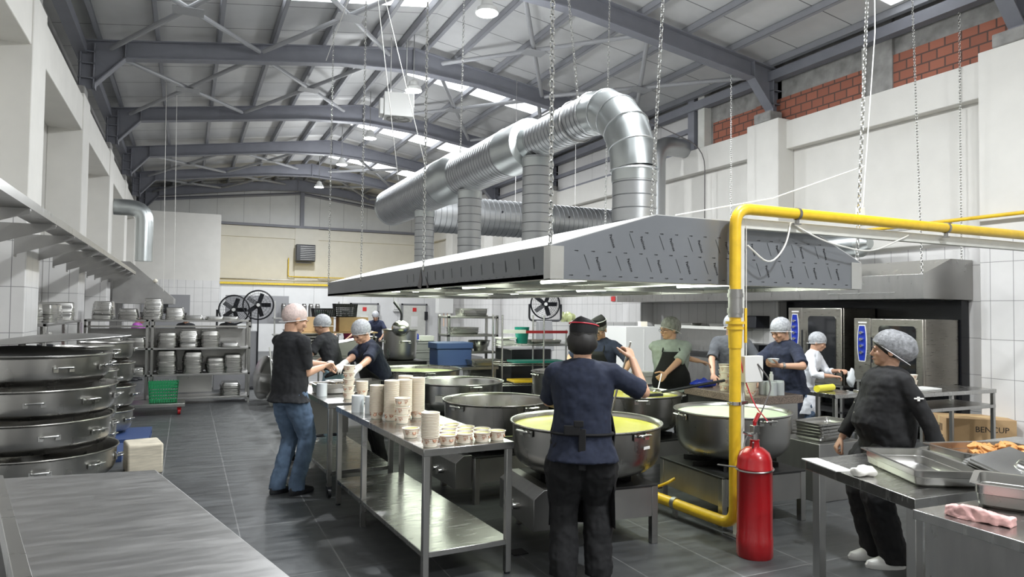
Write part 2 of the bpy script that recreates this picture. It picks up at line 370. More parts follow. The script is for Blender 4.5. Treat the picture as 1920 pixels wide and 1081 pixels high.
# cold rooms along the back
struct('wall_cold_room',MB().box(1.1,XR-.0,28.6,30,0,2.58),'cold_panel',smooth=0)
struct('trim_%d'%k,MB().box(1.1,XR,28.5,30,2.58,2.66),'yellow_worn'); k+=1
for j,(x0,x1) in enumerate(((6.1,7.15),(8.25,9.25))):
    d=struct('door_%d'%(j+2),MB().box(x0,x1,28.52,28.6,.05,1.86),'white_paint',bevel=.01)
    part('door_handle',MB().box(x1-.06,x1+.06,28.42,28.52,1.25,1.6),'black_plastic',d)
    part('door_frame',MB().box(x0-.06,x0,28.5,28.6,0,1.93).box(x1,x1+.06,28.5,28.6,0,1.93).box(x0-.06,x1+.06,28.5,28.6,1.87,1.93),'door_grey',d)
    part('warning_sign',MB().box((x0+x1)/2-.08,(x0+x1)/2+.08,28.505,28.52,1.6,1.76),'sign_red',d,label='small red warning sign')
    part('notice_sheet',MB().box((x0+x1)/2-.15,(x0+x1)/2+.15,28.505,28.52,.95,1.4),'paper',d)
    solo('temperature_display',MB().box(x0-.38,x0-.18,28.45,28.6,1.68,1.98).box(x0-.42,x0-.14,28.42,28.6,1.6,1.66),'white_plastic','white control box on the cold room wall left of the %s cold room door'%('left' if j==0 else 'right'),'control box','cold room controls')
# low tiled wall by the right columns, slim white tiled pier
struct('wall_low',MB().box(6.55,9.42,12.7,12.95,0,1.46),'tile_only',smooth=0)
# baseboard and floor drains
solo('floor_drain',MB().box(-.055,.055,-.055,.055,0,.006),'black_iron','small dark square floor drain in front of the nearest stove','drain',loc=(2.13,4.42,.001))
solo('floor_grate',MB().box(-.06,.06,-.5,.5,0,.012),'black_iron','black floor grate beside the casters of the far table','drain',loc=(1.75,8.5,.001))
# ================================================================ ROOF STEEL
nm=['nearest','second','third','fourth','fifth','sixth','far end']
def rafter(y,i):
    t=thing('roof_rafter','grey steel portal rafter spanning the hall, %s from the viewer'%(nm[i]),'beam',(XM,y,0),0,'portal rafters')
    H=lambda x:roofz(x)
    L=[(-1.75,5.34),(-1.5,5.34),(-1.5,5.42),(-1.06,H(-1.06)-.30),(2.6,H(2.6)-.33),(XM,H(XM)-.46)]
    Rr=[(2*XM-x,z) for x,z in reversed(L[:-1])]
    low=[(x-XM,z) for x,z in L+Rr]; top=[(9.85-XM,H(9.8)),(0,H(XM)),(-1.75-XM,H(-1.75))]
    part('web',MB().prism(low+top,.014,'y',-.007),'beam_paint',t,smooth=0)
    def flange(P,w):
        mb=MB()
        for (x0,z0),(x1,z1) in zip(P[:-1],P[1:]):
            d=Vector((x1-x0,0,z1-z0)).normalized(); n=Vector((-d.z,0,d.x))*.009
            A=Vector((x0,0,z0)); B=Vector((x1,0,z1))
            mb.loft([[A-n+Vector((0,-w,0)),A+n+Vector((0,-w,0)),A+n+Vector((0,w,0)),A-n+Vector((0,w,0))],[B-n+Vector((0,-w,0)),B+n+Vector((0,-w,0)),B+n+Vector((0,w,0)),B-n+Vector((0,w,0))]])
        return mb
    part('bottom_flange',flange(low[1:-1],.1),'beam_paint',t,smooth=0)
    part('top_flange',flange(top,.1),'beam_paint',t,smooth=0)
    for s in (-1,1):
        mb=MB()
        for x in (XM+1.72,XM+1.52): mb.box(min(s*(x),s*(x-.02)),max(s*x,s*(x-.02)),-.1,.1,5.34,6.1)
        for z in (5.5,5.75,5.95): mb.box(min(s*(XM+1.75),s*(XM+1.5)),max(s*(XM+1.75),s*(XM+1.5)),-.1,.1,z,z+.015)
        part('stub_column',mb,'beam_paint',t,smooth=0)
        x=XM+1.06; part('stiffener_plate',MB().box(min(s*x,s*(x-.015)),max(s*x,s*(x-.015)),-.1,.1,H(-1.06)-.3,H(-1.06)),'beam_paint',t,smooth=0)
    part('stiffener_plate',MB().box(-.012,.012,-.1,.1,H(XM)-.46,H(XM)),'beam_paint',t,smooth=0)
for i,y in enumerate(FR): rafter(y,i)
rafter(29.7,6)
for s,sd in ((-1.72,'left'),(9.64,'right')):
    solo('eave_beam',MB().box(-.09,.09,0,YB-YF-.3,0,.17),'beam_paint','broad grey eave beam along the top of the %s wall'%sd,'beam',loc=(s,YF+.1,5.93),smooth=0)
solo('wall_conduit',MB().tube([(9.70,7.62,5.13),(9.70,7.62,5.95)],.022,8),'white_paint','short white conduit between the two brick patches high on the right wall','conduit')
def purlin(x,lab,i):
    z=roofz(x); a_=math.atan(.147)*(1 if x<XM else -1)
    M=RYm(-a_)
    mb=MB(M); L=YB-YF-.1
    mb.box(-.035,.035,0,L,0,.008).box(-.035,-.027,0,L,0,.13).box(-.035,.035,0,L,.122,.13)
    solo('roof_purlin',mb,'purlin_paint',lab,'purlin','roof purlins',loc=(x,YF+.05,z+.012),smooth=0)
xs=[-1.45,-.56,.42,1.36,2.27,3.15,3.8]
for i,x in enumerate(xs):
    c=['next to the left wall','second from the left wall','third from the left wall','fourth from the left wall','fifth from the left wall','sixth from the left wall','just left of the ridge'][i]
    purlin(x,'long grey roof purlin on the left slope, '+c,i)
    purlin(2*XM-x,'long grey roof purlin on the right slope, '+c.replace('left','right'),i)
def brace(y0,y1,xa,xb,lab):
    za,zb=roofz(xa)-.16,roofz(xb)-.16; xc,yc,zc=(xa+xb)/2,(y0+y1)/2,(za+zb)/2
    t=thing('roof_cross_brace',lab,'brace',(xc,yc,zc),0,'roof cross braces')
    for (p,q) in (((xa,y0,za),(xb,y1,zb)),((xa,y1,za),(xb,y0,zb))):
        P=Vector(p)-Vector((xc,yc,zc)); Q=Vector(q)-Vector((xc,yc,zc)); 
        part('brace_tube',MB().tube([P*.97,Q*.97],.042,10),'tube_paint',t)
    part('gusset_plate',MB().box(-.22,.22,-.16,.16,-.05,-.04),'tube_paint',t,bevel=.003)
bays=[(FR[1],FR[2],'nearest'),(FR[2],FR[3],'second'),(FR[4],FR[5],'fourth'),(FR[5],29.7,'last')]
for y0,y1,b_ in bays:
    for j,(xa,xb) in enumerate(((-1.3,1.13),(1.13,3.55),(4.6,6.97),(6.97,9.4))):
        brace(y0+.1,y1-.1,xa,xb,'grey tube roof X brace in the %s bay, %s of the four across'%(b_,['leftmost','second','third','rightmost'][j]))
# lamps
def lamp(x,y,i):
    t=thing('high_bay_lamp','round white ceiling lamp below the ridge, %s along the hall'%(ordinal(i)),'lamp',(x,y,5.95),0,'ceiling lamps')
    part('lamp_body',MB().lathe([(.05,.20),(.08,.18),(.10,.1),(.15,.06),(.165,.0),(.16,-.005)],28,cap=True),'white_plastic',t)
    part('diffuser',MB().cyl((0,0,-.012),.15,.006,28),'lamp_face',t)
    part('hanging_rod',MB().cyl((0,0,.2),.008,roofz(x)-6.0,8),'steel',t)
vis=[l for l in LAMPS]
for i,(x,y) in enumerate(vis[3:]): lamp(x,y,i)
for i,(x,y) in enumerate(vis[:3]):
    t=thing('high_bay_lamp','round white ceiling lamp behind or above the viewer','lamp',(x,y,5.95),0,'lamps above the viewer')
    part('lamp_body',MB().lathe([(.05,.20),(.08,.18),(.10,.1),(.15,.06),(.165,.0),(.16,-.005)],28,cap=True),'white_plastic',t)
    part('diffuser',MB().cyl((0,0,-.012),.15,.006,28),'lamp_face',t)
    part('hanging_rod',MB().cyl((0,0,.2),.008,roofz(x)-6.0,8),'steel',t)
# ceiling fan heater box
t=thing('ceiling_fan_unit','white square air unit with a fan hanging under the roof near the ridge','fan unit',(3.6,13.0,5.3),R(-10))
part('housing',MB().box(-.28,.28,-.2,.2,.05,.5),'white_plastic',t,bevel=.01)
part('side_panel',MB().box(-.36,-.285,-.16,.16,.08,.38),'white_plastic',t,bevel=.01)
fm=MB().tube([(math.cos(q*PI/8)*.22,math.sin(q*PI/8)*.18,.03) for q in range(16)],.012,6,closed=True)
for q in range(8): fm.tube([(0,0,.02),(math.cos(q*PI/4)*.22,math.sin(q*PI/4)*.18,.03)],.007,5)
part('fan_grille',fm,'steel_dull',t)
part('hanging_rod',MB().cyl((-.15,0,.5),.01,roofz(3.6)-5.8,6).cyl((.15,0,.5),.01,roofz(3.6)-5.8,6),'steel',t)
# wall heater on the back wall
t=thing('wall_heater','square dark louvred air heater high on the back wall','heater',(4.35,29.45,3.6))
part('casing',MB().box(-.38,.38,-.2,.25,0,.68),'black_plastic',t,bevel=.02)
lm=MB()
for q in range(8): lm.box(-.22,.36,-.235,-.2,.06+q*.075,.075+q*.075)
part('louvre',lm,'steel_dull',t)
part('bracket',MB().box(-.3,.3,.25,.45,-.06,-.02),'steel_dull',t)
solo('wall_gas_pipe',MB().tube([(3.75,29.85,3.75),(3.75,29.85,2.98),(6.4,29.85,2.98)],.022,8,bend=.08),'yellow_worn','thin yellow gas pipe running down from the dark wall heater','pipe')
solo('wall_pipe',MB().tube([(1.15,29.7,2.82),(5.9,29.7,2.82)],.03,8),'steel','thin grey pipe running along the back wall above the white panels','pipe')
# cable tray on the left wall
t=thing('cable_tray','grey perforated cable tray carried on brackets along the left wall','cable tray',(-1.2,14,2.42))
part('tray_channel',MB().box(-.09,.09,-12.5,4.6,0,.012).box(-.1,-.09,-12.5,4.6,0,.07).box(.09,.1,-12.5,4.6,0,.07),'steel',t,smooth=0)
part('cable',MB().tube([(-.03,-12.5,.03),(-.03,4.6,.03)],.02,6).tube([(.03,-12.5,.03),(.035,4.6,.03)],.016,6),'cable_grey',t)
y=5.2
while y<18.5:
    part('bracket',MB().prism([(-.42,-.02),(.1,-.02),(.1,-.005),(-.42,-.005)],.05,'y',y-14).prism([(-.42,-.22),(-.42,-.02),(.1,-.02),(.1,-.04)],.006,'y',y-14).box(-.43,-.42,y-14,y-13.9,-.24,0),'steel_dull',t,smooth=0); y+=1.15
# ================================================================ MAIN HOOD
HX0,HX1,HY0,HY1,HZ=2.22,5.24,4.15,12.35,1.90
t=thing('island_hood','large stainless island hood hanging on chains above the cooking pots','hood',(0,0,HZ))
FZ=.225; TX0,TX1,TY0,TY1,TZ=3.09,4.60,4.15,11.6,.49
def quad(mb,P,th,n):
    P=[Vector(p) for p in P]; n=Vector(n)*th; mb.loft([P,[p+n for p in P]])
mb=MB().box(HX0,HX0+.004,HY0,HY1,0,FZ); part('left_fascia',mb,'film_blue',t,smooth=0)
part('right_fascia',MB().box(HX1-.004,HX1,HY0,HY1,0,FZ),'film_blue',t,smooth=0)
part('far_fascia',MB().box(HX0,HX1,HY1-.004,HY1,0,FZ),'film_blue',t,smooth=0)
part('near_end_panel',MB().prism([(HX0,0),(HX1,0),(HX1,FZ),(TX1,TZ),(TX0,TZ),(HX0,FZ)],.006,'y',HY0),'film_blue',t,smooth=0)
mb=MB(); quad(mb,[(HX0,HY0,FZ),(HX0,HY1,FZ),(TX0,TY1,TZ),(TX0,TY0,TZ)],.006,(-.3,0,.95)); part('left_slope',mb,'film_white',t,smooth=0)
mb=MB(); quad(mb,[(HX1,HY0,FZ),(TX1,TY0,TZ),(TX1,TY1,TZ),(HX1,HY1,FZ)],.006,(.3,0,.95)); part('right_slope',mb,'film_white',t,smooth=0)
mb=MB(); quad(mb,[(HX0,HY1,FZ),(HX1,HY1,FZ),(TX1,TY1,TZ),(TX0,TY1,TZ)],.006,(0,.3,.95)); part('far_slope',mb,'film_white',t,smooth=0)
part('top_panel',MB().box(TX0,TX1,TY0,TY1,TZ,TZ+.006),'film_white',t,smooth=0)
mb=MB(); 
for (x0,x1,y0,y1) in ((HX0,HX0+.07,HY0,HY1),(HX1-.07,HX1,HY0,HY1),(HX0,HX1,HY0+.006,HY0+.08),(HX0,HX1,HY1-.08,HY1)): mb.box(x0,x1,y0,y1,-.004,.03)
part('drip_gutter',mb,'steel',t,smooth=0)
for y in (6.1,8.2,10.2): part('cross_rail',MB().box(HX0+.07,HX1-.07,y-.025,y+.025,-.002,.04),'steel',t,smooth=0)
part('centre_rail',MB().box(3.6,3.66,HY0+.08,HY1-.08,0,.05),'steel',t,smooth=0)
# grease filters: two sloping banks inside
for s,x0,x1 in ((0,2.6,3.58),(1,3.68,4.86)):
    mb=MB(); zt,zb=(.40,.10) if s==0 else (.10,.40)
    quad(mb,[(x0,HY0+.1,zb),(x1,HY0+.1,zt),(x1,HY1-.4,zt),(x0,HY1-.4,zb)],.01,(0,0,1)); part('filter_bank',mb,'hood_inside',t,smooth=0)
part('corner_strip',MB().box(HX0-.003,HX0+.10,HY0-.006,HY0,0,FZ).box(HX0-.005,HX0,HY0-.005,HY0+.09,0,FZ),'steel_bright',t,smooth=0,label='worn bare steel corner strip')
part('corner_strip',MB().box(HX1-.12,HX1+.004,HY0-.006,HY0,0,FZ),'steel_bright',t,smooth=0,label='worn bare steel corner strip')
for i,y in enumerate((5.1,7.1,9.1,11.0)):
    for x in (2.95,4.5):
        fx=part('tube_light',MB().box(x-.05,x+.05,y-.6,y+.6,.06,.10),'white_plastic',t); part('tube',MB().tube([(x,y-.58,.045),(x,y+.58,.045)],.016,8),'tube_face',fx)
        if x<4: area('hood_tube_light',(x+.7,y,HZ+.01),1.1,34,(.90,1,.82),'RECTANGLE',1.1)
# film lettering on the near end panel
def film_row(mb,fx,zs,yy,n,x0,dx,sz):
    pass
mbt=MB(); mbl=MB(); mba=MB()
base=Matrix(((1,0,0,0),(0,0,-1,HY0-.002),(0,1,0,0),(0,0,0,1)))
import itertools
def inside(x,z,mrg=.03):
    top=FZ+(TZ-FZ)*min(1,(x-HX0)/(TX0-HX0)) if x<TX0 else (TZ if x<TX1 else FZ+(TZ-FZ)*(HX1-x)/(HX1-TX1))
    return HX0+.12<x<HX1-.14 and z<top-mrg
for row,(zc,off) in enumerate(((.115,.36),(.28,.21),(.43,.1))):
    for q in range(12):
        x=HX0+off+q*.262
        if inside(x,zc+.05):
            add_text(mbt,'Paslinox',.030,base@T(x+.02,zc,0)@RZ(R(-69)))
            if inside(x-.07,zc+.06): mbl.M=base@T(x-.075,zc+.01,0)@RZ(R(-67)); mbl.box(-.055,.055,-.0018,.0018,0,.001)
for row,(zc,off) in enumerate(((.03,.16),(.20,.20),(.355,.25))):
    for q in range(24):
        x=HX0+off+q*.134
        if inside(x,zc): mba.M=base@T(x,zc,0); mba.box(-.014,.008,-.0018,.0018,0,.001).prism([(.006,-.005),(.018,0),(.006,.004)],.001)
part('film_lettering',mbt,'ink',t,smooth=0,label='repeated maker lettering printed on the protective film',stuff=True)
part('film_line',mbl,'ink_faint',t,smooth=0,stuff=True); part('film_arrow',mba,'ink',t,smooth=0,stuff=True)
mbt=MB(); bl=Matrix(((0,0,-1,HX0-.0025),(-1,0,0,0),(0,1,0,0),(0,0,0,1)))
for q in range(14): mbt.M=bl@T(-(HY0+.25+q*.24),.12,0)@RZ(R(-78)); mbt.box(-.045,.045,-.004,.004,0,.001)
for q in range(24): mbt.M=bl@T(-(HY0+.2+q*.14),.04,0); mbt.box(-.014,.014,-.002,.002,0,.001)
part('film_mark',mbt,'ink_faint',t,smooth=0,stuff=True)
part('torn_film',MB().prism([(7.0,.0),(7.12,.02),(7.02,.2),(6.98,.1)],.004,'x',HX0-.006).prism([(6.75,.01),(6.8,.0),(6.86,.12)],.004,'x',HX0-.006),'cable_grey',t,label='dark torn strip of film',smooth=0)
# ================================================================ DUCTS
def spiral(mb,P0,P1,r,pitch=.085,n=28,amp=.006):
    P0,P1=Vector(P0),Vector(P1); d=P1-P0; L=d.length; d.normalize(); k=max(2,int(L/pitch)); pts=[];rs=[]
    for i in range(k):
        a0=i/k; 
        for u,rr in ((0,r),(.78,r),(.86,r),(.865,r+amp),(.97,r+amp),(.98,r)): pts.append(P0+d*L*(a0+u/k)); rs.append(rr)
    pts.append(P1); rs.append(r)
    o=len(mb.f); mb.tube(pts,rs,n)
    for q in range(o,len(mb.f)):
        if ((q-o)//n)%6==1: mb.mi[q]=1
def plain(mb,pts,r,n=28): mb.tube(pts,r,n)
DX=3.65
t=thing('exhaust_duct','big galvanised spiral duct above the island hood with an elbow at its near end','duct',(DX,5.23,2.3))
O=Vector((DX,5.23,2.3))
def L_(x,y,z): return (x-O.x,y-O.y,z-O.z)
mb=MB(); spiral(mb,L_(DX,5.93,3.66),L_(DX,7.2,3.66),.205,.075); part('narrow_section',mb,['galvanised','seam_dark'],t)
mb=MB(); plain(mb,[L_(DX,7.15,3.66),L_(DX,7.3,3.66),L_(DX,7.32,3.66),L_(DX,7.85,3.67),L_(DX,7.87,3.67)],[.21,.215,.30,.30,.305]); part('reducer',mb,'galvanised_plain',t)
mb=MB(); spiral(mb,L_(DX,7.85,3.67),L_(DX,9.6,3.67),.295,.085); part('middle_section',mb,['galvanised','seam_dark'],t)
mb=MB(); plain(mb,[L_(DX,9.55,3.68),L_(DX,9.6,3.68),L_(DX,9.75,3.69),L_(DX,10.25,3.69),L_(DX,10.3,3.69)],[.30,.305,.36,.36,.365]); part('reducer',mb,'galvanised_plain',t)
mb=MB(); spiral(mb,L_(DX,10.28,3.70),L_(DX,13.4,3.70),.355,.095); part('wide_section',mb,['galvanised','seam_dark'],t)
mb=MB(); plain(mb,[L_(DX,13.38,3.70),L_(DX,13.5,3.70),L_(DX,13.52,3.7)],[.362,.362,.34]); part('end_cap',mb,'galvanised_plain',t)
# segmented elbow
mb=MB(); pts=[L_(DX,5.23,3.3)]; N=6
cy,cz,rr=5.98,3.26,.62
for i in range(4):
    a_=PI-(i*PI/2/4)-PI/8*0
rad=.40; cy,cz=5.23+rad*1.75,3.66-rad*1.75; RA=rad*1.75
pts=[]; rs=[]
for i in range(6):
    th=PI-i*(PI/2)/5; pts.append(L_(DX,cy+RA*math.cos(th),cz+RA*math.sin(th))); rs.append(.213)
seg=MB(); seg.tube(pts,rs,28); part('elbow',seg,'galvanised_plain',t,smooth=20)
sm=MB()
for i,q in enumerate(pts):
    th=PI-i*(PI/2)/5; nrm=Vector((0,math.sin(th),-math.cos(th))); c=Vector(q); ax=Vector((1,0,0)); ay=nrm.cross(ax)
    sm.tube([c+ax*math.cos(2*PI*k/28)*.216+ay*math.sin(2*PI*k/28)*.216 for k in range(28)],.006,5,closed=True)
part('elbow_seam',sm,'galvanised',t)
part('hanging_strap',MB().tube([L_(DX+math.cos(2*PI*k/20)*.222,6.25+math.sin(2*PI*k/20)*.02,3.66+math.sin(2*PI*k/20)*.222) for k in range(20)],.008,5,closed=True),'steel_dull',t)
for i,(y,r,zt) in enumerate(((5.23,.198,2.98),(7.17,.172,3.46),(9.3,.168,3.4),(11.4,.165,3.38))):
    mb=MB(); spiral(mb,L_(DX,y,2.392),L_(DX,y,zt),r,.105,26,.004); b_=part('drop_pipe',mb,['galvanised','seam_dark'],t)
    part('pipe_collar',MB().tube([L_(DX,y,zt-.12),L_(DX,y,zt-.02)],r+.008,26),'galvanised_plain',b_); part('base_flange',MB().tube([L_(DX,y,2.392),L_(DX,y,2.41)],r+.02,26),'galvanised_plain',b_)
t=thing('exhaust_duct','bluish galvanised duct running crosswise behind the big duct','duct',(6.1,12.75,3.53))
mb=MB(); spiral(mb,(-2.0,0,0),(2.3,0,0),.36,.11,28,.008); part('spiral_section',mb,['galvanised','seam_dark'],t)
part('joint_band',MB().tube([(.55,0,0),(.62,0,0)],.375,28),'galvanised_plain',t)
for x in (-.1,1.3): part('hanging_rod',MB().tube([(x,0,.36),(x,0,2.9)],.006,6),'steel_dull',t)
for x in (-.55,.95): part('test_plug',MB().tube([(x,-.375,.08),(x,-.36,.08)],.022,8),'black_plastic',t)
solo('exhaust_duct',MB().tube([(8.85,11.9,2.46),(8.85,11.9,5.2),(9.75,11.9,5.2)],.2,24,bend=.38),'galvanised','dim galvanised duct rising behind the near elbow and turning to the right wall','duct')
# left wall hood and its duct
t=thing('wall_hood','grey steel hood on the left wall beyond the racks','hood',(-1.55,20.5,1.75))
part('canopy',MB().prism([(-.05,.0),(1.25,.0),(1.25,.15),(.3,1.0),(-.05,1.0)],3.2,'y',-1.6),'steel_dull',t,smooth=0)
part('lamp_bulb',MB().ell((.85,-1.62,.55),.05,.05,.05),'cup_paper',t)
solo('wall_duct',MB().tube([(-1.6,18.6,4.0),(-.95,18.6,4.0),(-.95,18.6,2.75)],.19,20,bend=.4),'galvanised_plain','galvanised elbow duct coming out of the left wall down to the steel hood','duct')
# right wall hood
t=thing('wall_hood','long stainless canopy hood on the right wall over the two ovens','hood',(8.76,6.0,1.9))
part('canopy',MB().prism([(0,0),(0,.33),(.57,.55),(1.03,.55),(1.03,.02),(1.03,0)],7.2,'y',0),'steel',t,smooth=0,bevel=.003)
part('handle_strip',MB().box(-.012,0,.4,1.5,.08,.095),'steel_bright',t)
solo('wall_hood_duct',MB().tube([(9.1,7.2,2.74),(9.1,11.5,2.74)],.2,22).tube([(9.1,7.9,2.45),(9.1,7.9,2.75)],.17,22).tube([(9.1,7.2,2.74),(9.1,7.05,2.74)],[.2,.08],22),'galvanised_plain','galvanised duct lying above the canopy hood on the right wall','duct')
solo('perforated_rail',MB().box(9.3,9.36,6.0,13.0,2.9,2.94),'steel_dull','perforated grey rail above the right wall canopy hood','rail')
# ================================================================ CHAINS
def chain(bot,top,lab,r=.0042,L=.05,hook=True):
    B,Tp=Vector(bot),Vector(top); d=Tp-B; n=int(d.length/(L*.78)); d.normalize(); up=Vector((1,0,0)) if abs(d.x)<.9 else Vector((0,1,0))
    ax=d.cross(up).normalized(); ay=d.cross(ax); mb=MB()
    for i in range(n):
        c=B+d*(i+.5)*L*.78; s=ax if i%2 else ay
        pts=[c+d*(L*.5*math.sin(2*PI*k/8))+s*(L*.27*math.cos(2*PI*k/8)) for k in range(8)]
        mb.tube(pts,r,4,closed=True)
    if hook: mb.ell(B,.016,.016,.03,8,5)
    o=solo('hanging_chain',mb,'steel_bright',lab,'chain','chains holding the hoods',smooth=60); return o
roof=lambda x:roofz(x)-.02
chain((2.24,4.19,2.1),(2.27,4.25,roof(2.27)),'thick steel chain holding the near left corner of the island hood',.006,.06)
chain((2.22,6.94,2.1),(2.22,6.94,roof(2.2)),'steel chain holding the left edge of the island hood beside the torn film strip')
chain((2.22,9.81,2.1),(2.22,9.81,roof(2.2)),'steel chain holding the left edge of the island hood beyond the torn film strip')
chain((2.22,12.3,2.1),(2.22,12.3,roof(2.2)),'steel chain holding the far left corner of the island hood')
chain((3.65,6.25,3.9),(3.3,6.25,roof(3.3)),'steel chain holding the near end of the big duct behind its elbow')
chain((3.12,4.25,2.4),(3.35,4.2,roof(3.3)),'steel chain going up from the near top edge of the island hood')
chain((5.24,4.19,2.12),(5.6,4.25,roof(5.6)),'steel chain with a white cable holding the near right corner of the island hood',.0055,.055)
chain((8.78,6.03,2.2),(8.6,6.03,roof(8.6)),'steel chain holding the near front corner of the right wall hood')
chain((9.6,6.03,2.45),(9.6,6.03,5.9),'steel chain at the wall side end of the right wall hood')
chain((5.23,8.2,2.12),(5.3,8.2,roof(5.2)),'steel chain holding the middle of the far edge of the island hood')
chain((8.78,9.6,2.2),(8.78,9.6,roof(8.7)),'steel chain holding the front edge of the right wall hood halfway along')
chain((3.65,9.7,4.05),(3.75,9.9,roof(3.7)),'steel chain holding the big duct at its second widening')
chain((2.22,5.1,2.12),(2.25,4.3,2.12+.0001) if False else (2.3,4.9,2.9),'short loose chain end on the left edge of the island hood') if False else None
def wire(P,lab,m='cable_white',r=.005,name='hanging_cable',bend=0): return solo(name,MB().tube(P,r,6,bend=bend),m,lab,'cable')
wire([(2.0,8.6,6.3),(3.4,12.2,4.02)],'left of two thin slanted wires from the roof to the big duct',r=.006)
wire([(2.0,8.6,6.3),(3.75,11.6,4.05)],'right of two thin slanted wires from the roof to the big duct',r=.006)
wire([(2.0,8.6,6.3),(1.99,8.9,6.3),(2.05,12.0,5.9)],'thin wire tied at the roof near the slanted wires',r=.006)
wire([(5.42,4.24,3.0),(4.3,4.22,2.62),(3.3,4.2,2.41)],'white cable strung from the chain with the white box to the island hood',r=.005)
wire([(5.62,4.3,6.1),(5.50,4.2,4.2),(5.33,4.2,2.6)],'white cable running down beside the thick chain to the small white box',r=.005)
solo('junction_box',MB().box(5.29,5.36,4.2,4.24,2.46,2.62),'white_plastic','small white box hanging on the chain at the right of the island hood','box',bevel=.004)
wire([(8.1,12.6,6.2),(9.55,11.2,5.05),(9.55,11.2,2.5)],'black cable running down the right wall behind the near duct elbow','cable_grey',.012,bend=.4)
for x,y,l in ((-.5,16.2,'left'),(-.3,16.2,'right')): wire([(x,y,roofz(x)+.08),(x+.05,y,2.0)],'thin hanging wire in front of the grey block wall, the %s one'%l,r=.006)
# ================================================================ GAS PIPE, POST, EXTINGUISHER
t=thing('gas_pipe','thick yellow gas pipe rising from the floor and running overhead to the right','pipe',(3.72,4.02,0))
part('pipe_run',MB().tube([(-.10,1.25,.12),(0,0,.11),(0,0,2.47),(5.98,0,2.47)],.043,18,bend=.14),'yellow_paint',t)
va=part('valve_body',MB().tube([(0,0,1.60),(0,0,1.62)],.07,16).tube([(0,0,1.42),(0,0,1.62)],[.048,.055],16).tube([(0,0,1.56),(0,0,1.58)],.062,16),'yellow_paint',t)
part('valve_handle',MB().box(.065,.085,-.035,-.02,1.46,1.72),'yellow_paint',va,bevel=.003)
part('fitting',MB().tube([(0,0,1.65),(0,0,1.86)],.052,16).tube([(0,0,1.68),(0,0,1.72)],.058,16).tube([(0,0,1.80),(0,0,1.83)],.058,16),'steel_dull',t,label='dull grey threaded fitting')
part('pipe_clamp',MB().tube([(0,0,1.00),(0,0,1.025)],.049,16).box(.04,.11,-.02,.02,1.0,1.025).tube([(-.07,-.0,1.012),(.1,0,1.012)],.008,6),'steel_bright',t)
for x in (.62,2.45): part('pipe_clamp',MB().tube([(x,0,2.47),(x+.025,0,2.47)],.05,16).box(x,x+.025,-.012,.012,2.39,2.43).box(x-.03,x+.05,-.01,.01,2.385,2.395),'steel_dull',t)
part('pipe_clamp',MB().tube([(-.045,.62,.118),(-.05,.66,.118)],.05,16).box(-.06,-.03,.62,.66,0,.08),'steel_dull',t)
part('yellow_hose',MB().tube([(-.02,.95,.17),(.02,.85,.22),(.25,.8,.34),(.45,.75,.28),(.6,.7,.05)],.012,8,bend=.1),'yellow_paint',t)
mb=MB(); part('gas_tap',MB().tube([(-.08,.95,.14),(-.02,.95,.17),(.05,.95,.17)],.016,8).box(-.12,-.02,.93,.95,.2,.21),'steel_bright',t)
solo('wall_gas_pipe',MB().tube([(9.3,9.3,2.96),(9.3,0,2.96)],.025,10),'yellow_paint','thinner yellow pipe running along the right wall behind the overhead gas pipe','pipe')
t=thing('support_post','off white square post with an overhead beam next to the yellow pipe','post',(3.83,4.10,0))
part('post',MB().box(-.03,.03,-.03,.03,0,2.41),'white_paint',t,bevel=.003); part('overhead_beam',MB().box(.03,5.85,-.03,.03,2.33,2.41),'white_paint',t,bevel=.003)
part('base_plate',MB().box(-.08,.08,-.08,.08,0,.008),'steel_dull',t)
part('cable',MB().tube([(0.04,-.035,2.35),(.04,-.035,1.3)],.004,6).tube([(.04,-.05,2.2),(.25,-.06,2.05),(.42,-.06,2.2),(.5,-.04,2.40)],.007,6,bend=.12).tube([(.5,-.04,2.40),(.85,-.05,2.27),(1.4,-.05,2.2),(1.9,-.04,2.38)],.007,6,bend=.2),'cable_white',t)
part('junction_box',MB().box(-.02,.16,-.09,-.035,1.16,1.36),'white_plastic',t,bevel=.006)
part('red_cable',MB().tube([(-.04,-.05,2.38),(-.04,-.05,1.3),(.05,-.1,1.0),(-.13,-.42,.93)],.005,6,bend=.15),'red_cord',t)
part('grey_cable',MB().tube([(.1,-.09,1.3),(.2,-.15,1.15),(.0,-.2,.9),(-.16,-.2,.72),(-.2,-.35,.7),(-.3,-.46,.8)],.006,6,bend=.1),'cable_grey',t)
t=thing('fire_extinguisher','tall red cylinder extinguisher standing on the floor in front of the post','fire extinguisher',(3.62,3.72,0))
part('body',MB().lathe([(0,0.0),(.118,0),(.123,.012),(.123,.13),(.119,.14),(.119,.60),(.122,.605),(.122,.61),(.119,.615),(.115,.67),(.098,.715),(.06,.745),(.035,.752),(.03,.79),(.034,.80),(.0,.80)],36),'red_paint',t)
v=part('valve',MB().cyl((0,0,.80),.022,.05,12).box(-.025,.025,-.02,.02,.84,.90).box(-.06,.04,-.012,.012,.835,.85),'steel_bright',t,bevel=.002)
part('hose_connector',MB().tube([(-.02,0,.83),(-.09,-.02,.85)],.011,8).tube([(-.09,-.02,.85),(-.13,-.02,.865)],.008,8),'steel_bright',v)
part('valve_cap',MB().cyl((.0,0,.90),.012,.03,10).tube([(0,0,.92),(.04,0,.98)],.014,8),'red_paint',v)
part('retaining_band',MB().tube([(math.cos(k*PI/14)*.126,math.sin(k*PI/14)*.126,.60+.006*math.cos(k*PI/14)) for k in range(28)],.006,6,closed=True).tube([(-.12,.05,.61),(-.19,.16,.61)],.006,6),'steel',t)
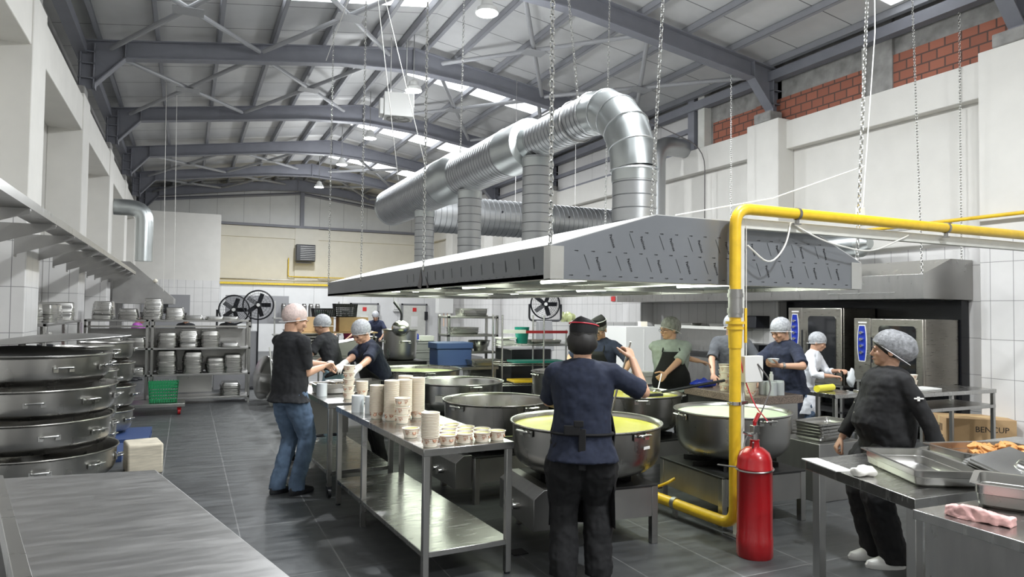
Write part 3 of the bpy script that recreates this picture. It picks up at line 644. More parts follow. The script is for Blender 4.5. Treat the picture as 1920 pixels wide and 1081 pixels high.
# ================================================================ POTS AND STOVES
def handle(mb,ang,r,z,wd=.10,out=.05,drop=.0,tr=.009):
    old=mb.M; mb.M=old@RZ(ang)
    mb.tube([(r-.005,-wd/2,z-drop),(r+out,-wd/2,z+.01),(r+out,wd/2,z+.01),(r-.005,wd/2,z-drop)],tr,8,bend=.02)
    mb.box(r-.004,r+.004,-wd/2-.02,-wd/2+.02,z-drop-.03,z-drop+.015).box(r-.004,r+.004,wd/2-.02,wd/2+.02,z-drop-.03,z-drop+.015)
    mb.M=old
def pot(name,lab,loc,r,h,rb,rz=0,liquid=None,level=.06,angs=(0,90,180,270),group=None,mt='pot_steel',hz=None,wd=.11,cat='pot'):
    t=thing(name,lab,cat,loc,rz,group)
    prof=[(0,0),(rb*.75,.004),(rb*.9,.02)]
    for k in range(6):
        u=k/5; prof.append((rb*.9+(r-.01-rb*.9)*math.sin(u*PI/2)**.9,.02+(h*.45)*(1-math.cos(u*PI/2))))
    prof+=[(r-.006,h-.02),(r+.006,h-.012),(r+.014,h-.004),(r+.012,h+.004),(r,h+.002),(r-.010,h-.01)]
    inner=[(rr-.014 if rr>.02 else 0,z+.012) for rr,z in reversed(prof[:-6])]
    part('body',MB().lathe(prof+[(r-.016,h-.03)]+inner,56),mt,t)
    for a_ in angs: 
        hm=MB(); handle(hm,R(a_),r,(hz if hz is not None else h-.035),wd); part('handle',hm,'steel_bright',t)
    if liquid:
        rl=r-.02
        part('soup',MB().lathe([(0,h-level),(rl*.5,h-level+.001),(rl,h-level),(rl,h-level-.05),(0,h-level-.05)],48),liquid,t)
    return t
def stove(lab,loc,rz,sz=.80,h=.45,knobs=True):
    t=thing('floor_stove',lab,'stove',loc,rz,'low gas stoves')
    s=sz/2
    part('apron',MB().box(-s+.03,s-.03,-s+.005,-s+.012,h-.24,h-.03).box(-s+.03,s-.03,s-.012,s-.005,h-.24,h-.03).box(-s+.005,-s+.012,-s+.03,s-.03,h-.24,h-.03).box(s-.012,s-.005,-s+.03,s-.03,h-.24,h-.03),'steel_dull',t,smooth=0)
    for sx in (-1,1):
        for sy in (-1,1):
            part('leg',MB().box(sx*(s-.025)-.025,sx*(s-.025)+.025,sy*(s-.025)-.025,sy*(s-.025)+.025,0,h-.02),'steel',t,bevel=.003)
    mb=MB().box(-s,s,-s,s,h-.03,h-.01)
    part('top_plate',mb,'black_iron',t,bevel=.004)
    mb=MB()
    for q in range(8): mb.M=RZ(q*PI/4); mb.box(.12,s*.92,-.012,.012,h-.01,h+.03)
    part('pot_grate',mb,'black_iron',t)
    if knobs:
        c=part('control_panel',MB().prism([(-s-.16,h-.28),(-s,h-.28),(-s,h+.0),(-s-.08,h+.0),(-s-.16,h-.06)],sz*.86,'y',-sz*.43),'steel_dull',t,bevel=.004)
        for y in (-.06,.06): part('knob',MB().tube([(-s-.16,y,h-.17),(-s-.21,y,h-.17)],[.028,.022],14).box(-s-.235,-s-.20,y-.006,y+.006,h-.2,h-.14),'steel_bright',c)
    return t
PW=[('P1',2.78,4.60,.56,.40,'soup_yellow',.035),('P2',2.66,6.02,.49,.40,None,0),('P3',2.92,7.75,.54,.42,None,0),('P4',2.98,9.55,.60,.46,'soup_green',.05)]
stove('low steel gas stove with knobs on its left side, under the nearest yellow soup pot',(2.78,4.62,0),R(-4),.80,.44)
pot('cauldron','huge steel cauldron of bright yellow soup in front of the cook with the red striped cap','',.1,.1,.1) if False else None
pot('cauldron','wide steel cauldron full of bright yellow soup on the nearest stove',(2.78,4.60,.47),.565,.38,.36,R(20),'soup_yellow',.035,(-8,170,95,262))
solo('paper_label',MB().box(-.035,.035,-.001,.001,0,.02),'paper','small pale label on the front of the nearest yellow soup pot','label',loc=(2.95,4.057,.72),rz=R(18))
stove('low steel gas stove beneath the second steel pot of the left row',(2.66,6.04,0),R(3),.78,.42)
pot('cauldron','empty looking steel cauldron just behind the nearest yellow soup pot, left row',(2.66,6.02,.45),.495,.40,.34,R(30),'soup_green',.22,(0,90,172,255))
stove('low steel gas stove under the third pot of the left row',(2.92,7.75,0),0,.80,.42,False)
pot('cauldron','dark shiny steel cauldron with a blue sticker, third in the left row',(2.92,7.75,.45),.535,.40,.36,R(10),'soup_green',.2,(0,88,180,262),mt='steel_bright')
stove('low steel gas stove under the farthest green soup pot',(2.98,9.55,0),0,.85,.42,False)
pot('cauldron','wide steel cauldron of green soup at the far end of the left row',(2.98,9.55,.45),.61,.40,.42,0,'soup_green',.05,(0,90,180,270),mt='pot_steel')
stove('low steel gas stove beside the fire extinguisher under the pale soup pot',(4.22,4.62,0),R(-3),.84,.42,False)
pot('cauldron','wide steel cauldron of pale green soup behind the yellow gas pipe',(4.24,4.62,.46),.475,.40,.31,R(12),'soup_pale',.03,(60,158,338,250),mt='steel')
stove('low steel gas stove under the yellow pot of the man in pale grey',(4.22,6.0,0),R(4),.80,.44,False)
pot('cauldron','steel cauldron of yellow soup with a ladle in front of the man in pale grey',(4.18,5.98,.48),.48,.38,.34,R(-20),'soup_yellow',.03,(-2,88,176,265))
pot('cauldron','tall dull steel pot half hidden behind the cook with the red striped cap',(4.56,7.95,.46),.5,.44,.34,0,'soup_green',.2,(0,90,180,270))
stove('low steel gas stove under the pot half hidden behind the cook',(4.56,7.95,0),0,.8,.43,False)
# dried patches on the mint stained apron
solo('paddle',MB().tube([(4.25,5.6,.90),(4.95,5.5,1.0)],.014,8).box(3.9,4.25,5.58,5.64,.86,.885),'black_plastic','long dark stirring paddle resting across the rim of the second yellow soup pot','paddle')
# ladle in second yellow pot is held by the man; see people
# sticker on third pot
solo('paper_sticker',MB().box(-.045,.045,-.002,.002,0,.07),'paper','white and blue sticker on the third pot of the left row','sticker',loc=(2.55,7.345,.66),rz=R(-43))
# ================================================================ TABLES
def table(name,lab,loc,rz,L,W,h,shelf=.22,edge=.045,caster=False,legs=None,top='table_top',group=None,leg_mat='steel',rim=0,shelfin=0):
    """long side along local y, origin at centre"""
    t=thing(name,lab,'table',loc,rz,group)
    x,y=W/2,L/2
    part('tabletop',MB().box(-x,x,-y,y,h-edge,h),top,t,bevel=.003)
    foot=.09 if caster else 0
    for lx,ly in (legs or ((-1,-1),(1,-1),(1,1),(-1,1))):
        cx,cy=lx*(x-.028),ly*(y-.028)
        lg=part('leg',MB().box(cx-.02,cx+.02,cy-.02,cy+.02,foot+.012,h-edge),leg_mat,t,bevel=.003)
        if caster: part('caster',MB().tube([(cx-.014,cy,.045),(cx+.014,cy,.045)],.042,16).box(cx-.022,cx+.022,cy-.02,cy+.02,.05,.105),'black_plastic',lg)
        else: part('foot',MB().cyl((cx,cy,0),.02,.014,12),'black_plastic',lg)
    if shelf: part('shelf',MB().box(-x+.01,x-.01,-y+.01+shelfin,y-.01,shelf-.035,shelf),top,t,bevel=.003)
    if rim: part('raised_rim',MB().box(-x-.02,-x,-y,y,h-.06,h+.03),'steel_bright',t,bevel=.002)
    return t
T1C=(1.56,5.10); T1R=R(3.4)
T1=table('work_table','long stainless table with a lower shelf carrying stacks of paper cups, in the middle foreground',(T1C[0],T1C[1],0),T1R,2.08,.62,.84,.22)
part('middle_leg',MB().box(-.29,-.25,.30,.34,0,.8),'steel',T1,bevel=.003); part('middle_leg',MB().box(.25,.29,.30,.34,0,.8),'steel',T1,bevel=.003)
T2C=(1.42,7.18); T2R=R(3)
T2=table('work_table','stainless table on casters beside the man in jeans, behind the cup table',(T2C[0],T2C[1],0),T2R,1.72,.62,.84,.24,caster=True)
T2P=part('modesty_panel',MB().box(-.29,.29,.7,.72,.3,.78),'steel_dull',T2)
# foreground scratched worktop
t=thing('work_counter','large scratched stainless worktop in the left foreground with a raised rim on its left','table',(0,0,0))
poly=[(-.75,3.93),(-.12,3.86),(.30,2.18),(.60,1.0),(-.06,1.1)]
part('tabletop',MB().prism(poly,.045,'z',.835),'worktop_scratched',t,bevel=.003)
mb=MB().prism([(-.80,3.96),(-.75,3.93),(-.06,1.1),(-.11,1.1)],.085,'z',.81); part('raised_rim',mb,'steel',t,bevel=.002)
for x,y in ((-.70,3.72),(-.22,3.72),(-.08,1.3),(.42,1.3)): part('leg',MB().box(x-.025,x+.025,y-.025,y+.025,0,.835),'steel',t,bevel=.003)
part('shelf',MB().prism([(-.72,3.75),(-.22,3.7),(.38,1.3),(-.1,1.3)],.03,'z',.2),'steel_dull',t)
solo('plastic_crate',MB().box(-1.15,-.72,3.1,3.7,.23,.5) if False else MB().box(-.66,-.4,2.5,3.4,.232,.5),'blue_plastic','dark blue crate on the shelf beneath the scratched worktop','crate',bevel=.01)
# ---------------------------------------------------------------- paper cups
def cup_mesh():
    mb=MB(); r0,r1,h=.040,.052,.062
    mb.lathe([(0,0.004),(r0-.003,.004),(r0,0),(r0+.002,.004)],24); 
    for k in range(8):
        mb.cur=(0 if k%2==0 else 1); z0=.004+(h-.010)*k/8; z1=.004+(h-.010)*(k+1)/8
        if k>=1 and k%2==1: zz=z0+(z1-z0)*.35; mb.cur=1; mb.lathe([(r0+.002+(r1-r0)*k/8,z0),(r0+.002+(r1-r0)*(k+.35)/8,zz)],24); mb.cur=0; mb.lathe([(r0+.002+(r1-r0)*(k+.35)/8,zz),(r0+.002+(r1-r0)*(k+1)/8,z1)],24)
        else: mb.cur=0; mb.lathe([(r0+.002+(r1-r0)*k/8,z0),(r0+.002+(r1-r0)*(k+1)/8,z1)],24)
    mb.cur=1; mb.lathe([(r1+.0025,h-.0072),(r1+.0025,h-.0045)],24); mb.cur=0; mb.lathe([(r1+.001,h-.0045),(r1+.0055,h-.0045),(r1+.0065,h-.002),(r1+.003,h),(r1-.001,h-.003),(r0,.012),(0,.01)],24)  # darker band under the lip: shade between nested rims, put into the colour
    # round emblem and scribble lettering on the side
    mb.cur=2
    for an in (-2.2,1.0):
        rr=.0515
        mb.M=RZ(an)@T(rr-.0035,0,.034)@RYm(PI/2-.18); mb.cyl((0,0,0),.014,.002,16); mb.cur=1; mb.cyl((0,0,.0015),.010,.0012,14); mb.cur=2
    for an in (-1.3,2.0,.0):
        rr=.0485
        for q,(du,dv,l) in enumerate(((-.012,.012,.012),(-.002,.013,.006),(.008,.011,.010),(-.010,.0,.006),(.0,-.001,.012),(.012,.001,.006),(-.004,-.010,.016))):
            mb.M=RZ(an+du/.05)@T(rr+(dv*.18),0,.034+dv); mb.box(-.001,.0018,-l/2,l/2,-.0012,.0012)
            mb.M=RZ(an+du/.05+.06)@T(rr+(dv*.18),0,.034+dv); mb.box(-.001,.0018,-.001,.001,-.004,.005)
    mb.M=Matrix.Identity(4); return mb
CUP=bpy.data.objects.new('paper_cup',cup_mesh().mesh('paper_cup',['cup_paper','cup_stripe','cup_brown'])); CUPUSED=[0]
def cup(x,y,z,lab,grp,rz=None):
    c=CUP if not CUPUSED[0] else CUP.copy(); CUPUSED[0]=1; link(c); c.location=(x,y,z); c.rotation_euler=(0,0,random.random()*6 if rz is None else rz)
    tag(c,lab,'paper cup',grp); return c
def tbl(C,rot,x,y): v=Vector(C)+Vector((x*math.cos(rot)-y*math.sin(rot),x*math.sin(rot)+y*math.cos(rot))); return v.x,v.y
def nest(C,rot,x,y,n,lab,grp,z=.841,step=.0092):
    px,py=tbl(C,rot,x,y)
    for k in range(n): cup(px,py,z+k*step+ (0),lab,grp)
def tower(C,rot,x,y,n,lab,grp,z=.841):
    px,py=tbl(C,rot,x,y)
    for k in range(n): cup(px+random.uniform(-.003,.003),py+random.uniform(-.003,.003),z+k*.0625,lab,grp,rz=2.4+random.uniform(-.7,.7))
nest(T1C,T1R,-.24,-.965,17,'cream paper cup in the tall nested stack at the near corner of the cup table','near nested stack')
for i,(x,y,n) in enumerate(((-.13,.10,27),(-.02,.12,27),(.10,.16,28),(-.09,.21,26),(.03,.24,29),(-.20,.24,22))):
    nest(T1C,T1R,x,y,n,'cream paper cup in the %s stack of the tall cluster on the cup table'%(['front left','front middle','front right','back left','back middle','leftmost rear'][i]),'tall stack %d of the cluster'%(i+1) if False else 'nested stacks in the cluster')
tower(T1C,T1R,-.10,-.06,3,'paper cup in the short tower of three in front of the tall nested cluster','short tower of three')
def soup_cup(C,rot,x,y,lab):
    px,py=tbl(C,rot,x,y); t=thing('soup_cup',lab,'paper cup',(px,py,.841),random.uniform(3.3,4.6),'filled cups at the near end of the cup table')
    o=bpy.data.objects.new('cup_body',CUP.data); link(o); o.parent=t
    s=bpy.data.objects.get('soup') if False else None
    o2=bpy.data.objects.new('soup',SOUPM); link(o2); o2.parent=t
SOUPM=MB().cyl((0,0,.052),.0495,.003,24).mesh('soup','soup_yellow')
rows=[(-.955,(-.12,.0,.12,.235)),(-.83,(-.06,.06,.18)),(-.71,(-.12,.0,.12)),(-.59,(-.05,.07))]
rn=['front row','second row','third row','back row']
for i,(y,xs_) in enumerate(rows):
    for j,x in enumerate(xs_):
        soup_cup(T1C,T1R,x,y+(j%2)*.012,'filled soup cup at the near table end, %s, %s from the left'%(rn[i],['first','second','third','fourth'][j]))
soup_cup(T1C,T1R,-.24,-.62,'single filled soup cup just behind the near nested stack, at the left table edge')
tower(T2C,T2R,-.06,-.60,5,'paper cup in the tall tower of five at the near end of the caster table','tower of five')
tower(T2C,T2R,.12,-.42,1,'paper cup at the bottom of the short nested stack by the gloved hands','short stack by the gloves')
nest(T2C,T2R,.12,-.42,8,'paper cup nested in the short stack by the gloved hands','short stack by the gloves',z=.855)
# clear lid stacks
def lids(x,y,z,n,lab,grp,r=.05,C=None,rot=0):
    if C: x,y=tbl(C,rot,x,y)
    mb=MB(); mb.lathe([(0,.002),(r-.006,.002),(r-.004,.008),(r,.008),(r,0)],20)
    me=mb.mesh('clear_container','lid_plastic')
    for k in range(n):
        o=bpy.data.objects.new('clear_container',me); link(o); o.location=(x,y,z+k*.0075); tag(o,lab,'container',grp)
for i,(x,y) in enumerate(((-.24,.62),(-.16,.52),(-.08,.44))):
    lids(x,y,.841,18,'clear plastic container in the %s of the three container stacks on the cup table'%['far','middle','near'][i],'lid stacks on the cup table',C=T1C,rot=T1R)
lids(-.24,-.30,.841,16,'clear plastic container in the stack on the caster table beside the man in jeans','lid stack on the caster table',C=T2C,rot=T2R)
# food trays on caster table
def gn_mesh(L=.53,W=.325,H=.10,mt='steel_bright',fl=.02,name='pan'):
    mb=MB()
    def rr(l,w_,z,c=.038,n=4):
        pts=[]
        for sx,sy,a0 in ((1,1,0),(-1,1,PI/2),(-1,-1,PI),(1,-1,3*PI/2)):
            for k in range(n+1):
                a_=a0+k*PI/2/n; pts.append(Vector((sx*(l-c)+math.cos(a_)*c,sy*(w_-c)+math.sin(a_)*c,z)))
        return pts
    l,w_=L/2-fl,W/2-fl
    mb.loft([rr(l-.02,w_-.02,0,.03),rr(l-.008,w_-.008,.012,.034),rr(l-.003,w_-.003,H*.55),rr(l,w_,H*.58),rr(l,w_,H-.004),rr(L/2,W/2,H-.003,.03),rr(L/2,W/2,H,.03),rr(l-.003,w_-.003,H-.001),rr(l-.006,w_-.006,H*.58),rr(l-.01,w_-.01,H*.55),rr(l-.014,w_-.014,.014,.034),rr(l-.02,w_-.02,.006,.03)])
    return mb
PANM={}
def gn(loc,rot,lab,grp=None,kind='deep',flip=False,cat='food pan',food=None):
    dims={'deep':(.53,.325,.15),'mid':(.53,.325,.10),'half':(.36,.325,.12),'shallow':(.53,.325,.055),'long':(.66,.38,.10)}[kind]
    if kind not in PANM: PANM[kind]=gn_mesh(*dims).mesh('food_pan','steel')
    t=bpy.data.objects.new('food_pan',PANM[kind]); link(t)
    t.location=loc if not flip else (loc[0],loc[1],loc[2]+dims[2]); t.rotation_euler=(PI if flip else 0,0,rot) if not isinstance(rot,tuple) else rot
    tag(t,lab,cat,grp); return t
def lumps(loc,L,W,n,size,mt,lab,name='chicken_piece',cat='chicken',grp=None,parent=None,layers=2):
    ms=[]
    for v in range(3):
        def fn(q,s=v): k=1+.28*math.sin(q.x*150*s+q.y*90+s*2)+.2*math.cos(q.z*200+q.x*60); return q*k
        ms.append(MB().ell((0,0,0),size,size*.62,size*.5,10,7,fn).mesh(name,mt,60))
    for k in range(n):
        o=bpy.data.objects.new(name,ms[k%3]); link(o)
        x,y=random.uniform(-L,L),random.uniform(-W,W); lay=k*layers//n
        o.location=(loc[0]+x*(1-.2*lay),loc[1]+y*(1-.2*lay),loc[2]+size*.45+lay*size*.75); o.rotation_euler=(random.uniform(-.4,.4),random.uniform(-.4,.4),random.uniform(0,6))
        tag(o,lab,cat,grp)
x,y=tbl(T2C,T2R,-.02,-.08); gn((x,y,.841),T2R,'steel pan of pale food beside the tower of paper cups on the caster table','food pans on the caster table','mid')
lumps((x,y,.87),.2,.1,22,.035,'bread_tan','piece of pale golden food in the pan on the caster table','food_piece','food','food in the caster table pan')
x,y=tbl(T2C,T2R,.18,.08); gn((x,y,.841),T2R+.1,'steel pan under the gloved hands of the grey haired man','food pans on the caster table','mid')
# ================================================================ PAN RACKS ON THE LEFT
def rack(name,lab,x0,x1,y0,y1,posts,shelves,top,cat='rack',backs=()):
    t=thing(name,lab,cat,((x0+x1)/2,(y0+y1)/2,0)); cx,cy=(x0+x1)/2,(y0+y1)/2
    for px,py in posts: part('post',MB().box(px-cx-.02,px-cx+.02,py-cy-.02,py-cy+.02,0,top),'steel',t,bevel=.003)
    for z in shelves: part('shelf',MB().box(x0-cx,x1-cx,y0-cy,y1-cy,z-.035,z),'steel_dull',t,bevel=.003)
    for b in backs: part('back_panel',MB().box(b[0]-cx,b[1]-cx,y1-cy-.01,y1-cy,b[2],b[3]),b[4],t,smooth=0)
    return t
RK=rack('pan_rack','long stainless rack of upturned food pans standing at the far left',-1.52,1.05,13.3,13.85,[(x,y) for x in (-1.5,-.6,-.52,1.03) for y in (13.32,13.83)],(.12,.53,.98,1.46),1.46)
part('top_rail',MB().box(-1.285,1.285,-.275,-.255,1.33,1.36),'steel',RK); part('back_panel',MB().box(-1.285,1.285,.272,.282,.55,1.30),'steel_dull',RK,smooth=0)
RL=rack('pan_rack','short stainless rack against the left wall in front of the long rack',-2.05,-1.52,9.95,12.9,[(x,y) for x in (-2.03,-1.54) for y in (9.97,11.4,12.88)],(.3,.95,1.46),1.46)
def pstack(x,y,z,n,kind,rot,lab,grp,flip=True,jit=.008):
    dims={'deep':(.15,.03),'mid':(.10,.027),'half':(.12,.03),'shallow':(.055,.016)}[kind]
    for k in range(n):
        gn((x+random.uniform(-jit,jit),y+random.uniform(-jit,jit),z+.001+k*dims[1]),rot+random.uniform(-.03,.03),lab,grp,kind,flip)
XS=lambda u:-1.58+(u-150)/317*2.6
stacks=[(188,6,'deep'),(235,4,'mid'),(279,8,'deep'),(320,3,'deep'),(358,2,'shallow'),(398,1,'shallow'),(428,1,'shallow')]
wd_=['first','second','third','fourth','fifth','sixth','seventh']
for i,(u,n,k) in enumerate(stacks): pstack(XS(u),13.56,1.46,n,k,PI/2,'upturned steel pan on the top shelf of the long rack, %s stack from the left'%wd_[i],'pans on the top shelf, long rack')
for i,(u,n,k) in enumerate(((160,2,'mid'),(207,2,'deep'),(250,4,'mid'),(307,7,'mid'),(348,6,'deep'),(390,8,'mid'),(430,2,'shallow'))): pstack(XS(u),13.56,.98,n,k,PI/2,'upturned steel pan on the middle shelf of the long rack, %s stack from the left'%wd_[i],'pans on the middle shelf, long rack')
for i,(u,n,k) in enumerate(((250,2,'mid'),(307,12,'mid'),(357,11,'mid'),(402,7,'mid'),(437,9,'mid'))): pstack(XS(u),13.56,.53,n,k,PI/2,'upturned steel pan on the low shelf of the long rack, %s stack from the left'%wd_[i],'pans on the low shelf, long rack')
pstack(XS(433),13.56,.12,12,'shallow',PI/2,'flat steel tray in the pile at the bottom right of the long rack','trays on the bottom shelf')
part('panel',MB().box(.1,.68,.20,.21,.16,.5),'steel',RK,smooth=0)
for i,(y,n,k) in enumerate(((10.2,5,'half'),(10.65,6,'mid'),(11.1,4,'half'),(11.7,5,'half'),(12.3,5,'deep'))): pstack(-1.78,y,1.46,n,k,random.uniform(-.1,.1),'upturned steel pan on top of the short left rack, %s stack from the viewer'%['nearest','second','third','fourth','farthest'][i],'pans on the short left rack')
for i,(y,c,s) in enumerate(((10.15,'cloth_maroon','red and black'),(10.75,'red_paint','red'),(11.2,'black_plastic','black'))):
    solo('kitchen_bucket',MB().lathe([(0,0),(.09,0),(.12,.2),(.125,.2),(.11,.01),(0,.01)],16),c,'%s small bucket on the middle shelf of the short left rack'%s,'bucket',loc=(-1.75,y,.951))
# dolly with green crates
t=thing('platform_dolly','low stainless dolly with red wheels in front of the long rack','dolly',(-.55,12.35,0))
part('deck',MB().box(-.62,.56,-.3,.3,.13,.18),'steel',t,bevel=.004)
for sx in (-.52,.48):
    for sy in (-.22,.22): part('caster',MB().tube([(sx-.02,sy,.052),(sx+.02,sy,.052)],.05,14).box(sx-.03,sx+.03,sy-.02,sy+.02,.07,.13),'red_paint',t)
def crate(loc,L,W,H,mt,lab,rot=0,slats=True,cat='crate',grp=None):
    mb=MB(); l,w_=L/2,W/2
    mb.box(-l*.9,l*.9,-w_*.9,w_*.9,0,.01)
    def side(ax,s):
        n=int((L if ax=='x' else W)/.035)
        for q in range(n+1):
            u=-1+2*q/n
            if ax=='x': mb.tube([(u*l*.9,s*w_*.9,0),(u*l,s*w_,H)],.005,4,square=True)
            else: mb.tube([(s*l*.9,u*w_*.9,0),(s*l,u*w_,H)],.005,4,square=True)
    for ax in 'xy':
        for s in (-1,1): side(ax,s)
    for zz in [q*H/7 for q in range(8)]:
        k=.9+.1*zz/H; h_=.016 if zz<H*.7 else .03
        mb.loft([[Vector((sx*l*k,sy*w_*k,z)) for sx,sy in ((1,1),(-1,1),(-1,-1),(1,-1))] for z in (zz,min(H,zz+h_))],cap=False)
    return solo('plastic_crate',mb,mt,lab,cat,grp,loc=loc,rz=rot,smooth=0)
crate((-.30,12.35,.181),.42,.34,.33,'green_plastic','green lattice plastic basket on the low dolly')
crate((-.95,12.35,.181),.40,.34,.30,'teal_plastic','teal lattice plastic basket behind the stacked pots')
# ---------------------------------------------------------------- giant pots at left
def bigpot(name,lab,loc,r,h,rot,mt='pot_steel',angs=(0,95,180,270),hz=None,wd=.16,rb=.88):
    return pot(name,lab,loc,r,h,r*rb,rot,None,0,angs,None,mt,hz if hz is not None else h*.62,wd,'pot')
bx,by=-1.28,7.85
gl=['bottom','second from the bottom','third from the bottom','fourth from the bottom']
tilt=[(0,0),(0,0),(0,0),(0,0)]
for i,(z,h,rr,dx,ro) in enumerate(((.05,.29,.67,.03,-38),(.345,.30,.65,.0,-30),(.65,.285,.66,.02,-42),(.94,.29,.63,-.01,-20))):
    bigpot('stock_pot','giant steel pot in the left foreground stack, '+gl[i],(bx+dx,by,z),rr,h,R(ro),angs=(0,38,-40,180),wd=.13)
solo('pallet_slab',MB().box(-.42,.5,-.45,.45,0,.05),'wood_pale','pale wooden slab under the giant pot stack','board',loc=(bx,by,0))
def biglid(loc,r,rot,lab):
    return solo('pot_lid_disc' if False else 'steel_disc_cover',MB().lathe([(0,.085),(.03,.085),(.03,.065),(r*.3,.06),(r*.7,.035),(r*.93,.008),(r,.0),(r+.012,.004),(r+.008,.010),(r*.93,.016),(r*.6,.045),(r*.2,.066),(0,.07)],56),'steel_dull',lab,'lid',loc=loc) 
o=biglid((bx+.10,by+.02,1.34),.68,0,'large steel lid lying tilted on the topmost giant pot'); o.rotation_euler=(R(-1),R(-4.0),0)
o=biglid((bx-.1,by-.05,1.235),.64,0,'large steel lid beneath the tilted one on the giant pot stack'); o.rotation_euler=(0,R(1),0)
gn((-1.75,7.3,1.34),.3,'small steel pan standing on the lids of the giant pot stack',None,'shallow') if False else None
solo('concrete_block',MB().box(-.16,.16,-.2,.2,0,.30),'wood_pale','pale cream block standing on the floor right of the giant pots','block',loc=(-.37,8.1,0),rz=R(10),bevel=.02)
mids=[((-1.0,9.0),(( .09,.30,.33,),(.40,.28,.33),(.70,.27,.32),(.98,.26,.28)),'second stack, just behind the giant pots'),
      ((-.92,10.15),((.10,.28,.36),(.39,.29,.36),(.69,.28,.34),(.98,.25,.30)),'third stack, above the dark blue pallet')]
for (cx,cy),ps,lb in mids:
    for i,(z,h,rr) in enumerate(ps):
        bigpot('stock_pot','%s steel pot in the %s'%(gl[i] if i<3 else 'topmost',lb),(cx+random.uniform(-.02,.02),cy,z),rr,h,R(-30+i*17),wd=.10,rb=.8)
solo('plastic_pallet',MB().box(-.5,.5,-.45,.45,0,.02).box(-.5,.5,-.45,.45,.07,.09).box(-.5,.5,-.45,-.35,.02,.07).box(-.5,.5,.35,.45,.02,.07).box(-.5,.5,-.05,.05,.02,.07),'blue_plastic','dark blue plastic pallet under the third stack of pots','pallet',loc=(-.88,10.0,0))
solo('plastic_pallet',MB().box(-.42,.42,-.35,.35,0,.085),'blue_plastic','dark pallet under the second stack of pots','pallet',loc=(-1.02,9.0,0))
# ---------------------------------------------------------------- beyond the rack: fans, lids, tray trolley, flask shelf
def pedestal_fan(loc,h,r,rot,lab,blades=True,stand=True,mt='black_plastic',rings=5):
    t=thing('electric_fan',lab,'fan',loc,rot)
    g=MB()
    for q in range(rings): rr=r*(q+1)/rings; d=.05*(1-(rr/r)**2); g.tube([(math.cos(2*PI*k/28)*rr,-.04-d,h+math.sin(2*PI*k/28)*rr) for k in range(28)],.003 if q<rings-1 else .008,4,closed=True)
    for q in range(20): an=2*PI*q/20; g.tube([(math.cos(an)*r*.15,-.09,h+math.sin(an)*r*.15),(math.cos(an)*r,-.04,h+math.sin(an)*r)],.002,4)
    part('guard_grille',g,mt,t)
    part('rim',MB().tube([(math.cos(2*PI*k/32)*r,0,h+math.sin(2*PI*k/32)*r) for k in range(32)],.018,6,closed=True),mt,t)
    for q in range(5):
        an=2*PI*q/5; b_=MB(T(0,0,h)@RYm(an)@T(r*.45,0,0)@RXm(.5)); b_.box(-r*.3,r*.38,-.003,.003,-r*.16,r*.16); part('blade',b_,'black_plastic',t,bevel=.002)
    part('hub',MB().tube([(0,-.10,h),(0,-.03,h)],.035,14),'white_plastic',t)
    part('motor',MB().tube([(0,.0,h),(0,.16,h)],[.07,.05],14),mt,t)
    if stand:
        part('pole',MB().tube([(0,.08,.03),(0,.08,h)],.016,10),mt,t); part('base',MB().lathe([(0,0),(.2,0),(.2,.02),(.05,.05),(0,.05)],20,(0,.08,0)),mt,t)
    else:
        part('cradle',MB().tube([(-r-.03,0,h),(-r-.03,0,0),(r+.03,0,0),(r+.03,0,h)],.022,8,bend=.08),mt,t)
    return t
pedestal_fan((1.35,15.4,0),1.74,.30,R(-6),'black pedestal fan with a wire guard beyond the right end of the long rack')
pedestal_fan((.9,15.7,1.215),.42,.30,R(-10),'solid black round fan standing left of the pedestal fan',stand=False,rings=9)
solo('storage_box',MB().box(-.42,.42,-.25,.25,0,1.19),'door_grey','grey cabinet carrying the solid black round fan','cabinet',loc=(.95,15.75,0))
for i,(x,y,an,r) in enumerate(((1.30,13.5,8,.40),(1.42,13.55,11,.41),(1.58,13.6,14,.40),(1.72,13.65,17,.38))):
    o=solo('steel_disc_cover',MB().lathe([(0,.06),(r*.3,.05),(r*.7,.03),(r*.95,.004),(r,0),(r,.006),(r*.6,.04),(0,.066)],36),'steel_bright','big round steel lid leaning upright right of the long rack, %s from the left'%wd_[i],'lid',loc=(x,y,r+.01)); o.rotation_euler=(0,R(-90+an),R(20))
solo('hand_truck',MB().tube([(-.12,0,.09),(-.12,.2,1.0)],.014,8).tube([(.12,0,.09),(.12,.2,1.0)],.014,8).tube([(-.12,.1,.5),(.12,.1,.5)],.012,8).tube([(-.17,0,.08),(-.12,0,.08)],.08,14).tube([(.12,0,.08),(.17,0,.08)],.08,14),'white_paint','white two wheeled trolley behind the man in jeans','trolley',loc=(1.50,12.6,0),rz=R(20))
# tray trolley behind man
t=thing('tray_trolley','stainless trolley piled with stacked oven trays behind the man in jeans','trolley',(2.05,14.2,0))
for sx in (-.33,.4):
    for sy in (-.3,.3): part('post',MB().box(sx-.015,sx+.015,sy-.015,sy+.015,0,.78),'steel',t)
part('shelf',MB().box(-.35,.42,-.32,.32,.74,.78),'steel',t)
for k in range(9): gn((2.08+random.uniform(-.03,.03),14.2,.781+k*.062),random.uniform(-.06,.06)+.0,'steel tray in the tall uneven pile on the trolley behind the man in jeans','trays on the trolley','shallow').scale=(1.35,1.5,1)
solo('white_cloth',MB().ell((0,0,.05),.22,.16,.07,14,8,lambda q:q*(1+.25*math.sin(q.x*40+q.y*30))),'cloth_white','crumpled white cloth on top of the tray pile','cloth',loc=(1.98,14.15,1.34),smooth=60)
t=thing('wall_shelf','narrow stainless shelf holding tall steel flasks in front of the white panels','shelf',(3.35,22.0,0))
